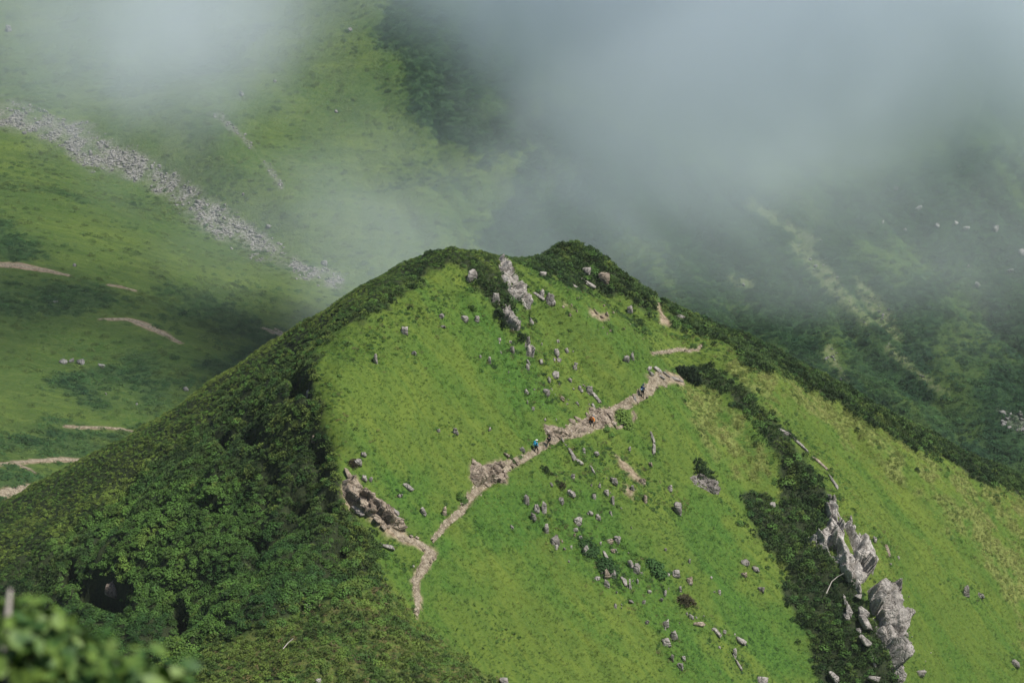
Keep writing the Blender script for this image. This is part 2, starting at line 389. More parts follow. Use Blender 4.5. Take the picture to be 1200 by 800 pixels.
def rock_material(name, dark, light, lichen, scale=1.0):
    m = NT(name)
    w = m.coord()
    n1 = m.noise(w, 0.9 * scale, 6, 0.7, 0.35, 0.65); n2 = m.noise(w, 3.5 * scale, 5, 0.75, 0.50, 0.66); n3 = m.noise(w, 2.0 * scale, 3, 0.6, 0.58, 0.68)
    c = m.mix(n1, dark, light); c = m.mix(m.math('MULTIPLY', n2, 0.8), c, tuple(x * 0.45 for x in dark)); c = m.mix(m.math('MULTIPLY', n3, 0.6), c, lichen)
    m.color(c); m.b.inputs['Roughness'].default_value = 0.9
    vo = m.n('ShaderNodeTexVoronoi'); vo.feature = 'DISTANCE_TO_EDGE'; vo.inputs['Scale'].default_value = 1.1 * scale; m.l(w, vo.inputs['Vector'])
    h = m.math('ADD', m.noise(w, 3.0 * scale, 6, 0.75), m.math('MULTIPLY', m.ramp(vo.outputs['Distance'], 0.0, 0.12), 0.5))
    m.bump(h, 0.9, 0.22 / scale)
    return m.m

def plain(name, col, rough=0.8, var=0.2, scale=20.0):
    m = NT(name); w = m.objco()
    c = m.mix(m.noise(w, scale, 3, 0.6, 0.35, 0.65), tuple(x * (1 - var) for x in col), tuple(min(1, x * (1 + var)) for x in col))
    m.color(c); m.b.inputs['Roughness'].default_value = rough
    return m.m

M_HILL = hill_material(); M_FAR = far_material()
M_PINE = leaf_material('dwarf_pine_needles', ((0.026, 0.056, 0.016), (0.062, 0.112, 0.026), (0.130, 0.180, 0.036)), trans=0.12, var=0.35, up=0.45)
M_LEAF = leaf_material('alder_leaves', ((0.030, 0.075, 0.018), (0.070, 0.140, 0.026), (0.140, 0.205, 0.036)), trans=0.15, var=0.35, up=0.4)
M_GRASS = leaf_material('meadow_grass', ((0.050, 0.110, 0.018), (0.125, 0.195, 0.028), (0.265, 0.300, 0.070)), trans=0.2, var=0.42, up=0.66)
M_HERB = leaf_material('broad_herbs', ((0.030, 0.085, 0.018), (0.055, 0.130, 0.020), (0.090, 0.170, 0.022)), trans=0.2, var=0.3, up=0.7)
M_SASA = leaf_material('bamboo_grass', ((0.070, 0.105, 0.022), (0.140, 0.170, 0.040), (0.250, 0.260, 0.085)), trans=0.2, var=0.3, up=0.65)
M_BROWN = leaf_material('dry_heath', ((0.060, 0.060, 0.025), (0.110, 0.085, 0.040), (0.140, 0.130, 0.040)), trans=0.2, var=0.3)
M_FARBUSH = leaf_material('far_shrub_leaves', ((0.018, 0.052, 0.020), (0.040, 0.092, 0.026), (0.100, 0.150, 0.035)), trans=0.15, var=0.3)
M_ROCK = rock_material('grey_rock', (0.18, 0.165, 0.145), (0.41, 0.375, 0.335), (0.54, 0.51, 0.45))
M_CLIFF = rock_material('cliff_rock', (0.22, 0.20, 0.175), (0.54, 0.50, 0.45), (0.64, 0.60, 0.54))
M_ROCKB = rock_material('brown_rock', (0.16, 0.125, 0.095), (0.40, 0.33, 0.25), (0.52, 0.46, 0.38))
M_ROCKD = rock_material('dark_rock', (0.14, 0.125, 0.11), (0.33, 0.30, 0.27), (0.42, 0.39, 0.35))
M_ROCKF = rock_material('boulder_rock', (0.16, 0.155, 0.145), (0.31, 0.30, 0.28), (0.40, 0.385, 0.36), 0.35)
M_SOIL = rock_material('trodden_earth', (0.17, 0.135, 0.09), (0.38, 0.32, 0.235), (0.50, 0.45, 0.36), 1.6)
# ------------------------------------------------------------------ mesh helpers
def raw_mesh(name, co, faces, mat=None, smooth=False):
    """faces: (n, k) int array"""
    co = np.asarray(co, np.float32); q = np.asarray(faces, np.int32)
    me = bpy.data.meshes.new(name)
    me.vertices.add(len(co)); me.vertices.foreach_set('co', co.ravel())
    me.loops.add(q.size); me.loops.foreach_set('vertex_index', q.ravel())
    me.polygons.add(len(q)); me.polygons.foreach_set('loop_start', np.arange(0, q.size, q.shape[1], dtype=np.int32))
    me.update(calc_edges=True)
    if smooth: me.polygons.foreach_set('use_smooth', np.ones(len(q), bool))
    if mat: me.materials.append(mat)
    return me

def grid_mesh(name, X, Y, Z, mat):
    n, m = X.shape
    idx = np.arange(n * m).reshape(n, m)
    q = np.stack([idx[:-1, :-1], idx[:-1, 1:], idx[1:, 1:], idx[1:, :-1]], -1).reshape(-1, 4)
    return raw_mesh(name, np.stack([X, Y, Z], -1).reshape(-1, 3), q, mat, True)

def set_attr(me, name, val):
    a = me.attributes.new(name, 'FLOAT', 'POINT'); a.data.foreach_set('value', np.asarray(val, np.float32).ravel())

def tag(o, label=None, cat=None, group=None, kind=None):
    if label: o['label'] = label
    if cat: o['category'] = cat
    if group: o['group'] = group
    if kind: o['kind'] = kind
    return o

def link(name, data, parent=None):
    o = bpy.data.objects.new(name, data); COL.objects.link(o)
    if parent is not None: o.parent = parent
    return o

# ------------------------------------------------------------------ what grows where
LUSH = [[(545, 330), (575, 345), (600, 400), (640, 450), (680, 490), (660, 500), (610, 470), (570, 420), (545, 380)],
        [(560, 575), (600, 560), (640, 560), (640, 600), (600, 640), (560, 640), (520, 625), (510, 640), (490, 670), (505, 690), (560, 700), (520, 660)],
        [(680, 560), (720, 600), (760, 660), (800, 720), (840, 760), (860, 800), (800, 800), (740, 720), (690, 680), (660, 640), (640, 600)],
        [(455, 560), (500, 560), (530, 610), (500, 625), (470, 590)],
        [(800, 560), (850, 600), (880, 680), (940, 740), (960, 800), (900, 800), (840, 700), (800, 640)]]
def near_masks(x, y, z):
    u, v, d = project(x, y, z)
    ok = (d > 150) & (d < 345)
    jit = 11 * fbm(x / 5.0, y / 5.0, 65, 2) + 11 * fbm(x / 2.2, y / 2.2, 61, 3) + 4 * fbm(x / 0.9, y / 0.9, 63, 2)
    def m(pl, soft=5, j=1.0): return np.where(ok, sstep(-soft, soft, poly_sd(u, v, pl) + j * jit), 0)
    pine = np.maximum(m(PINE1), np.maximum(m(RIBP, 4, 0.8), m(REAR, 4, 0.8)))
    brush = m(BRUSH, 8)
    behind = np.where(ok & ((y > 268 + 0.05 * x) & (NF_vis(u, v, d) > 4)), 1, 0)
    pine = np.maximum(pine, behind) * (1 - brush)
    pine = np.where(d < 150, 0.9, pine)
    patch = sstep(0.42, 0.62, fbm(x / 7, y / 7, 71, 3) + 0.15) * 0.5
    lush = np.clip(sum(m(l, 14, 1.6) for l in LUSH) * 0.8 + sstep(0.05, 0.45, fbm((x * .82 - y * .57) / 14, (x * .57 + y * .82) / 4, 73, 4)) * 0.55, 0, 1)
    sasa = np.clip(sum(m(l, 8, 1.5) for l in SASA), 0, 1) * sstep(-0.35, 0.1, fbm(x / 2.2, y / 2.2, 77, 3))
    pd = pathd(u, v)
    soil = np.where(ok, 1 - sstep(-2.0, 0.6, pd + 1.6 * fbm(x / 0.8, y / 0.8, 81, 3)), 0)
    for b in BARE: soil = np.maximum(soil, m(b, 2.5, 0.35))
    keep = 1 - soil
    return dict(pine=pine * keep, brush=brush * keep, lush=lush * keep, sasa=sasa * (1 - pine) * keep, soil=soil)

_vu = np.arange(-40, 1241, 10.0); _vv = np.arange(240, 840, 8.0)
_U, _V = np.meshgrid(_vu, _vv)
_, _, _, _D = NF.hit(_U.ravel(), _V.ravel(), 150, 345, 1.0)
_D = np.where(np.isnan(_D), 1e4, _D).reshape(_U.shape)
def NF_vis(u, v, d):
    """how far behind the first visible surface a point lies"""
    i = np.clip(((u + 40) / 10).round().astype(int), 0, len(_vu) - 1); j = np.clip(((v - 240) / 8).round().astype(int), 0, len(_vv) - 1)
    return d - _D[j, i]

FAR_DARK = [[(470, -20), (620, 60), (640, 180), (560, 190), (470, 130), (430, 40)], [(640, 120), (900, 230), (1260, 150), (1260, 620), (1000, 480), (800, 380), (700, 330), (560, 300), (600, 220)],
            [(-40, 330), (60, 335), (120, 350), (60, 372), (-40, 350)], [(-40, 240), (20, 262), (60, 300), (20, 305), (-40, 290)], [(180, 330), (240, 350), (330, 390), (320, 410), (230, 380), (170, 350)],
            [(-40, 505), (60, 500), (180, 512), (240, 480), (180, 540), (60, 535), (-40, 535)], [(160, 420), (240, 430), (300, 400), (330, 410), (260, 460), (120, 470), (60, 450)], [(-40, 552), (60, 560), (80, 570), (-40, 575)]]
FAR_PALE = [[(925, 285), (950, 288), (985, 330), (1020, 375), (1014, 382), (985, 355), (945, 315)], [(970, 400), (985, 430), (1000, 446), (990, 446), (965, 420)], [(1040, 400), (1100, 450), (1110, 462), (1090, 455), (1035, 410)],
            [(855, 325), (885, 330), (885, 340), (860, 336)], [(1000, 320), (1040, 360), (1060, 400), (1048, 396), (1005, 345)], [(880, 230), (960, 280), (950, 290), (870, 240)]]
FAR_GREEN = [[(380, 20), (470, 60), (480, 150), (430, 240), (440, 300), (330, 250), (280, 180), (300, 120)], [(1000, 270), (1080, 300), (1060, 330), (1000, 300)], [(960, 380), (980, 400), (1000, 440), (975, 430)]]
def far_masks(x, y, z):
    u, v, d = project(x, y, z)
    ok = d > 400
    jit = 12 * fbm(x / 14, y / 14, 91, 4) + 4 * fbm(x / 4, y / 4, 93, 2)
    def m(pl, soft=8, j=1.0): return np.where(ok, sstep(-soft, soft, poly_sd(u, v, pl) + j * jit), 0)
    pine = np.clip(sum(m(l, 12, 1.6) for l in FAR_DARK), 0, 1)
    pine = np.clip(pine * (0.45 + 0.9 * sstep(-0.45, 0.1, fbm(x / 20, y / 26, 97, 4))) + 0.35 * sstep(0.1, 0.5, fbm(x / 30, y / 22, 99, 4)), 0, 1)
    # pale green runnels down the right-hand face
    run = sstep(0.28, 0.5, fbm((x * 0.95 + y * 0.35) / 12, (y - x * 0.3) / 90, 101, 4)) * sstep(600, 800, u)
    pine = pine * (1 - 0.7 * run)
    for g in FAR_GREEN: pine = pine * (1 - 0.8 * m(g, 12, 1.6))
    pine = pine * (1 - 0.35 * sstep(420, 300, u) * sstep(200, 300, v))
    pine = np.where(ok, pine, 0.8)
    pale = np.clip(sum(m(l, 3, 0.5) for l in FAR_PALE), 0, 1) * 0.85
    soil = 0
    j2 = 1.0 * fbm(x / 2.4, y / 2.4, 103, 3)
    for p in FARPATHS: soil = np.maximum(soil, np.where(ok, 1 - sstep(-0.6, 0.8, line_dist(u, v, p) + j2), 0))
    scree = m(SCREE, 9, 1.0)
    scree = np.maximum(scree, np.where(ok, 1 - sstep(-1, 2.5, line_dist(u, v, [(300, 286, 4), (345, 310, 3.5), (400, 332, 2)]) + 0.3 * jit), 0))
    scree = np.maximum(scree, 0.8 * m([(1168, 478), (1190, 484), (1215, 500), (1215, 512), (1190, 506), (1175, 496)], 3, 0.4))
    scree = np.maximum(scree, 0.5 * np.where(ok, 1 - sstep(-1, 3, line_dist(u, v, [(255, 135, 2), (272, 150, 4), (285, 162, 2), (310, 190, 1), (330, 220, 1.5)]) + 0.3 * jit), 0))
    scree = scree * (0.35 + 0.65 * sstep(-0.35, 0.25, fbm(x / 6, y / 9, 611, 4)))
    return dict(pine=pine * (1 - soil), pale=pale, soil=soil, scree=scree)

me = grid_mesh('hill', NX, NY, NZ, M_HILL)
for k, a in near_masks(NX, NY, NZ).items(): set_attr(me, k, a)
tag(link('hill', me), kind='structure')
me = grid_mesh('mountain', FX, FY, FZ, M_FAR)
for k, a in far_masks(FX, FY, FZ).items(): set_attr(me, k, a)
tag(link('mountain', me), kind='structure')

# ------------------------------------------------------------------ footpaths: draped ribbons of trodden earth
def ribbon(name, field, pts, d0, d1, ppm, lift, sub, seed, wmul=1.0):
    p = np.array(pts, float)
    seg = np.hypot(np.diff(p[:, 0]), np.diff(p[:, 1])); s = np.concatenate([[0], np.cumsum(seg)])
    n = max(4, int(s[-1] / sub)); t = np.linspace(0, s[-1], n)
    uu, vv, ww = (np.interp(t, s, p[:, i]) for i in range(3))
    for arr in (uu, vv):
        k = np.ones(5) / 5
        if n > 12: arr[2:-2] = np.convolve(arr, k, 'valid')
    X, Y, Z, D = field.hit(uu, vv, d0, d1, 1.0)
    good = ~np.isnan(D); X, Y, D, uu, ww, t = X[good], Y[good], D[good], uu[good], ww[good], t[good]
    if len(X) < 3: return None
    tx, ty = np.gradient(X), np.gradient(Y); L = np.hypot(tx, ty) + 1e-9; nxx, nyy = -ty / L, tx / L
    hw = ww * D / F * wmul
    # half width across the slope as the picture shows it: perpendicular on screen, mapped to the ground
    cols = 7; V = []
    for j in range(cols):
        f = (j / (cols - 1)) * 2 - 1
        edge = 1 + 0.65 * fbm(t / 6.0, np.full_like(t, seed + (f > 0) * 9.0), seed, 3)
        x = X + nxx * hw * f * edge; y = Y + nyy * hw * f * edge
        V.append(np.stack([x, y, field.h(x, y) + lift * (1 - 0.9 * abs(f) ** 4) + 0.04 * fbm(x * 1.5, y * 1.5, seed, 3)], -1))
    V = np.stack(V, 1); m = len(X)
    idx = np.arange(m * cols).reshape(m, cols)
    q = np.stack([idx[:-1, :-1], idx[1:, :-1], idx[1:, 1:], idx[:-1, 1:]], -1).reshape(-1, 4)
    me = raw_mesh(name, V.reshape(-1, 3), q, M_SOIL, True)
    return tag(link(name, me), kind='structure')
for i, p in enumerate((PATH_A, PATH_B, PATH_C, PATH_D)): ribbon('path', NF, p, 150, 345, 9, 0.13, 1.0, 201 + i, 0.8)
for i, p in enumerate(FARPATHS): ribbon('path', FF, p, 400, 900, 4, 0.30, 2.0, 231 + i, 1.6)
# ------------------------------------------------------------------ every rock the photograph shows singly
SOLO = [   # kind, geometry, material, label
 ('u', 554, 329, 13, 17, 'g', 'jagged rock in the dark brush just under the first peak'),
 ('u', 581, 355, 10, 16, 'g', 'upright grey block standing left of the long pale spine of slabs'),
 ('u', 623, 379, 6, 11, 'g', 'thin upright stone alone right of the steep grey crag'),
 ('u', 600, 413, 7, 9, 'd', 'small dark-sided rock left of the twin-humped crag'),
 ('u', 618, 433, 5, 10, 'g', 'slim stone alone in grass below the twin-humped crag'),
 ('u', 652, 416, 7, 10, 'g', 'pale oval stone, upper of two in the mid slope grass'),
 ('u', 655, 424, 6, 6, 'g', 'small stone directly below the pale oval stone'),
 ('u', 674, 432, 5, 9, 'g', 'slim grey stone right of the two oval stones'),
 ('u', 651, 441, 9, 9, 'g', 'blocky two-tone rock with a dark left face above the trail'),
 ('u', 643, 447, 6, 7, 'g', 'small rock at the lower left of the blocky two-tone rock'),
 ('u', 640, 462, 9, 8, 'g', 'wedge rock with a dark left side below the two-tone rock'),
 ('u', 617, 461, 5, 7, 'g', 'little stone left of the wedge rock'),
 ('u', 659, 469, 6, 6, 'b', 'little brownish stone right of the wedge rock'),
 ('u', 690, 461, 10, 12, 'g', 'pale broken rock above the orange-jacketed hiker'),
 ('s', 692, 458, 704, 474, 5, 'g', 'string of low rock leading down to the trail behind the orange-jacketed hiker'),
 ('u', 636, 324, 9, 7, 'g', 'small pale rock on the saddle between the two peaks'),
 ('u', 644, 355, 12, 14, 'g', 'large pale rock on the grass below the saddle'),
 ('u', 635, 346, 7, 9, 'g', 'smaller rock at the upper left of the large pale saddle rock'),
 ('s', 624, 342, 639, 353, 4, 'g', 'thin flat ledge running down left of the large saddle rock'),
 ('s', 645, 350, 652, 358, 6, 'g', 'flat stone at the lower right foot of the large saddle rock'),
 ('s', 664, 331, 680, 340, 4, 'g', 'low pale ledge between the saddle and the second peak'),
 ('s', 678, 327, 696, 338, 8, 'g', 'wide pale outcrop low on the dark side of the second peak'),
 ('u', 687, 320, 12, 9, 'g', 'rock in the dark brush right under the second peak'),
 ('u', 708, 330, 15, 14, 'b', 'large reddish grey rock on the right shoulder of the second peak'),
 ('u', 738, 366, 7, 10, 'g', 'pale pointed stone on the edge of brush below the second peak'),
 ('s', 789, 368, 803, 374, 6, 'g', 'flat pale rock by the brown gully on the rear ridge'),
 ('u', 518, 373, 10, 7, 'd', 'low dark rock highest in the grass left of the crags'),
 ('u', 544, 376, 9, 8, 'g', 'rounded rock between the low dark rock and the crags'),
 ('u', 559, 377, 7, 9, 'g', 'rock with black shadow beside the rounded rock below the peak'),
 ('u', 519, 384, 6, 4, 'd', 'tiny dark stone under the low dark rock'),
 ('u', 574, 426, 5, 10, 'g', 'slim pale stone standing alone in the middle of the upper grass'),
 ('u', 563, 420, 4, 6, 'g', 'tiny stone left of the slim pale stone in the upper grass'),
 ('u', 734, 425, 9, 11, 'g', 'pale rock group in grass below the upper trail end'),
 ('u', 741, 421, 5, 10, 'g', 'thin stone leaning at the right of the pale rock group'),
 ('u', 440, 425, 5, 13, 'g', 'white finger of rock at the top left of the grass face'),
 ('u', 474, 391, 10, 11, 'g', 'blocky rock in the brush edge left of the first peak'),
 ('u', 485, 415, 6, 6, 'g', 'small pale stone below the blocky rock at the brush edge'),
 ('u', 533, 508, 8, 9, 'g', 'grey rock with a dark left side in the central grass above the trail bend'),
 ('u', 514, 506, 5, 5, 'g', 'small stone left of the grey rock in the central grass'),
 ('u', 574, 505, 4, 6, 'g', 'white speck of stone alone above the broken bank'),
 ('u', 426, 534, 7, 6, 'g', 'small white stone over the big rounded boulder near the wood edge'),
 ('u', 419, 545, 11, 9, 'g', 'rounded grey boulder near the wood edge above the brown outcrop'),
 ('u', 427, 563, 7, 8, 'g', 'grey stone between the rounded boulder and the brown outcrop'),
 ('u', 435, 564, 5, 7, 'd', 'dark stone right beside the grey stone above the outcrop'),
 ('s', 472, 567, 483, 575, 7, 'g', 'rock with a black underside left of the lower trail'),
 ('u', 469, 582, 7, 5, 'd', 'flat dark stone below the rock with the black underside'),
 ('u', 496, 602, 8, 10, 'g', 'pale wedge rock in dark herbs left of the trail'),
 ('s', 444, 636, 462, 643, 8, 'g', 'long flat pale boulder lying in grass under the outcrop'),
 ('u', 521, 602, 7, 13, 'b', 'tan stump of rock at the left edge of the climbing trail'),
 ('u', 484, 664, 4, 3, 'g', 'tiny white stone inside the lowest bend of the trail'),
 ('u', 612, 529, 8, 7, 'g', 'small grey rocks left of the blue-jacketed hiker'),
 ('u', 617, 590, 8, 13, 'g', 'leftmost standing stone of the group below the broken bank'),
 ('u', 637, 600, 7, 18, 'g', 'tallest thin standing stone below the trail'),
 ('u', 629, 599, 7, 11, 'g', 'standing stone just left of the tallest thin one'),
 ('u', 625, 609, 8, 12, 'd', 'dark hollow-sided rock below the two standing stones'),
 ('u', 640, 622, 6, 13, 'g', 'pointed stone below the standing stone group'),
 ('u', 650, 637, 11, 13, 'd', 'craggy rock with a brown tail, lowest of the standing stone group'),
 ('u', 600, 619, 5, 7, 'g', 'faint grey stone in grass left of the pointed stone'),
 ('u', 657, 589, 9, 9, 'g', 'pale rock with black left shadow right of the tallest thin stone'),
 ('s', 664, 575, 673, 583, 9, 'g', 'broken white-topped rock above and right of the pale shadowed rock'),
 ('u', 677, 614, 12, 10, 'g', 'split rock with white edge midway below the broken white-topped rock'),
 ('u', 701, 608, 7, 7, 'g', 'small pale stone right of the split rock'),
 ('u', 673, 628, 4, 5, 'b', 'tiny brown stone beneath the split rock'),
 ('u', 686, 649, 8, 13, 'g', 'rounded upright stone with dark burrow on its left'),
 ('u', 723, 635, 9, 9, 'g', 'pale block beside a brown rock in the middle of the lower slope'),
 ('u', 714, 636, 9, 8, 'b', 'brown rock touching the left of the pale block'),
 ('s', 706, 645, 711, 657, 6, 'g', 'tilted white tooth of rock topping the central cluster'),
 ('u', 710, 676, 10, 12, 'b', 'pinkish brown block in the left of the central cluster'),
 ('u', 718, 676, 9, 12, 'g', 'grey block right of the pinkish brown block'),
 ('u', 718, 647, 6, 6, 'b', 'small pinkish stone right of the tilted white tooth'),
 ('u', 711, 687, 8, 10, 'g', 'rounded grey stone at the bottom of the central cluster'),
 ('u', 700, 679, 7, 5, 'g', 'low white stone at the left foot of the central cluster'),
 ('u', 738, 665, 9, 11, 'g', 'pale stone, left one of the pair right of the central cluster'),
 ('u', 746, 671, 10, 15, 'g', 'forked pale stone, right one of the pair beside the central cluster'),
 ('s', 727, 675, 734, 688, 7, 'g', 'leaning slab like a fin under the forked stone'),
 ('u', 738, 688, 4, 15, 'g', 'thin vertical spike of rock beside the leaning fin'),
 ('u', 739, 707, 8, 5, 'd', 'dark low stone alone under the leaning fin'),
 ('u', 792, 675, 10, 10, 'g', 'round grey boulder by the brown rocks on the right of the slope'),
 ('u', 808, 683, 8, 10, 'b', 'brown rock to the right of the round grey boulder'),
 ('u', 797, 692, 4, 7, 'g', 'small upright stone under the round grey boulder'),
 ('u', 719, 566, 9, 10, 'g', 'jagged grey rock left of the bare brown scar'),
 ('u', 710, 579, 7, 8, 'g', 'small pale rock below left of the jagged grey rock'),
 ('u', 718, 590, 5, 12, 'g', 'slim leaning stone under the small pale rock by the brown scar'),
 ('u', 741, 573, 5, 7, 'g', 'grey stone within the brown scar'),
 ('u', 753, 567, 9, 9, 'b', 'pinkish rock at the lower end of the brown scar'),
 ('u', 756, 588, 5, 11, 'b', 'slim pinkish rock below the brown scar'),
 ('u', 785, 575, 7, 9, 'd', 'dull dark rock right of the brown scar'),
 ('u', 794, 601, 11, 18, 'd', 'large dull rock with heath around it on the right slope'),
 ('u', 779, 733, 12, 10, 'g', 'grey block with dark left face on the lower right grass'),
 ('u', 789, 749, 9, 13, 'g', 'white-topped rock below the grey block'),
 ('u', 781, 755, 12, 9, 'g', 'rounded low rock left of the white-topped rock'),
 ('u', 788, 774, 6, 11, 'd', 'dark upright stone below the rounded low rock'),
 ('u', 797, 783, 7, 12, 'g', 'pale upright stone lowest of the lower right cluster'),
 ('u', 801, 774, 5, 8, 'g', 'small stone above right of the lowest pale upright stone'),
 ('u', 810, 724, 7, 9, 'g', 'pale stone under the dark round bush'),
 ('s', 812, 731, 826, 732, 6, 'b', 'reddish low rock right below the pale stone and bush'),
 ('s', 834, 735, 844, 748, 6, 'g', 'long leaning slab with black left edge on the lower right grass'),
 ('s', 861, 745, 873, 757, 8, 'g', 'slanting grey slab on the lower grass near the pine band'),
 ('u', 861, 769, 6, 12, 'g', 'broken upright rock under the slanting grey slab'),
 ('s', 860, 771, 869, 786, 3, 'g', 'thin pale rock streak below the broken upright rock'),
 ('s', 886, 796, 899, 799, 10, 'g', 'pale rock cut by the bottom edge left of the pine band'),
 ('u', 873, 661, 11, 7, 'g', 'grey rock left of the pine band above the reddish patch'),
 ('u', 872, 675, 8, 6, 'b', 'small pink rock under the grey rock left of the pine band'),
 ('u', 886, 668, 9, 6, 'd', 'dark rock right of the grey rock near the pine band'),
 ('u', 892, 692, 9, 7, 'd', 'dark red patch rock at the edge of the pine band'),
 ('s', 427, 0, 0, 0, 0, '', ''),
 ('s', 666, 526, 674, 540, 5, 'd', 'black-edged slab just below the trail under the hikers'),
 ('s', 674, 538, 682, 546, 5, 'g', 'grey end of the black-edged slab below the hikers'),
 ('s', 657, 513, 663, 523, 3, 'g', 'thin pale strip of rock above the black-edged slab'),
 ('u', 684, 531, 5, 9, 'g', 'slim pale stone right of the black-edged slab'),
 ('u', 699, 535, 7, 9, 'g', 'pale pointed stone below the orange-jacketed hiker'),
 ('s', 690, 545, 697, 557, 3, 'g', 'thin rock rib under the pale pointed stone'),
 ('u', 702, 570, 5, 7, 'g', 'small stone in the grass between the rock ribs and scar'),
 ('s', 762, 504, 767, 520, 4, 'g', 'upper part of the pale vertical rock chain right of the trail loop'),
 ('s', 766, 520, 765, 534, 4, 'g', 'lower part of the pale vertical rock chain right of the trail loop'),
 ('u', 762, 547, 6, 7, 'b', 'pinkish stone under the pale vertical rock chain'),
 ('u', 738, 528, 4, 7, 'g', 'tiny pale stone left of the pale vertical rock chain'),
 ('u', 744, 469, 4, 7, 'g', 'small pale stone touching the left of the navy-jacketed hiker'),
 ('s', 911, 503, 926, 511, 9, 'g', 'flat white boulder at the top of the thin rock chain on the rib'),
 ('s', 928, 513, 948, 532, 3, 'g', 'thin rock chain running down from the flat white boulder'),
 ('s', 950, 533, 970, 552, 4, 'b', 'pinkish thin rock edge between the rock chain and the cliff'),
 ('s', 970, 554, 982, 574, 4, 'g', 'last thin stretch of rock edge above the cliff'),
 ('u', 977, 590, 5, 14, 'g', 'small upright tooth at the very top of the cliff'),
 ('u', 997, 615, 5, 14, 'g', 'white tooth of rock on the grassy edge right of the cliff'),
 ('s', 1037, 636, 1042, 652, 5, 'b', 'pinkish narrow rock in the grass right of the cliff'),
 ('u', 1025, 634, 4, 10, 'g', 'faint slim rock between the cliff and the pinkish narrow rock'),
 ('s', 1026, 686, 1036, 688, 5, 'g', 'flat pale slab on top of the lower cliff'),
 ('u', 1042, 687, 6, 5, 'g', 'small white stone right of the flat slab over the lower cliff'),
 ('u', 1062, 747, 5, 9, 'g', 'white stone at the right edge of the lower cliff'),
 ('u', 1132, 698, 10, 16, 'd', 'dark upright rock alone on the far right grass'),
 ('u', 1149, 699, 9, 6, 'g', 'low pale rock right of the dark upright rock'),
 ('u', 1078, 790, 14, 8, 'g', 'low rock in grass at the bottom right of the cliff'),
 ('u', 1190, 780, 12, 9, 'd', 'dark low rock at the bottom right corner'),
 ('u', 905, 593, 8, 6, 'g', 'pale stone lost in the pine band left of the cliff'),
 ('u', 268, 0, 0, 0, '', ''),
 ('u', 133, 694, 20, 18, 'b', 'brown rock face peering from the black hollow in the woods'),
 ('u', 362, 712, 11, 7, 'd', 'dark bare rock in the scrub at the foot of the wooded flank'),
 ('u', 374, 800, 9, 7, 'g', 'pale stone at the bottom edge amid the heath hump'),
 ('u', 590, 800, 12, 8, 'g', 'grey rock cut by the bottom edge right of the heath hump'),
 ('u', 361, 464, 4, 10, 'g', 'small white rock among the dark pines left of the grass face'),
 ('u', 367, 517, 6, 8, 'b', 'pinkish rock in the pine shadow at the grass edge'),
]
ROCKPX = np.array([(q[1], q[2] - q[4] * 0.4, max(q[3], q[4]) * 0.5) if q[0] == 'u' else ((q[1] + q[3]) / 2, (q[2] + q[4]) / 2, max(math.hypot(q[1] - q[3], q[2] - q[4]), q[5]) * 0.5) for q in SOLO if q[-1]] + [(x, y, 9) for x, y in ((975, 596), (978, 612), (980, 630), (990, 655), (1000, 640), (1006, 680), (1014, 660), (962, 632), (990, 620), (1010, 640),
    (1026, 700), (1040, 700), (1034, 718), (1050, 726), (1040, 740), (1054, 738), (1046, 756), (1050, 775), (1054, 795), (1010, 722), (1014, 738), (1012, 752), (993, 714), (977, 794), (1024, 797), (586, 312), (594, 328), (604, 344), (615, 354), (595, 366), (604, 382), (619, 400), (621, 412), (816, 562), (832, 572))])
def rock_clear(u, v):
    """True where no rock stands, so that bushes leave the rocks in view"""
    best = np.full(len(u), 1e9)
    for a, b, w in ROCKPX: best = np.minimum(best, np.hypot(u - a, (v - b - 0.25 * w) * 0.9) - 0.85 * w)
    return best > -3.5
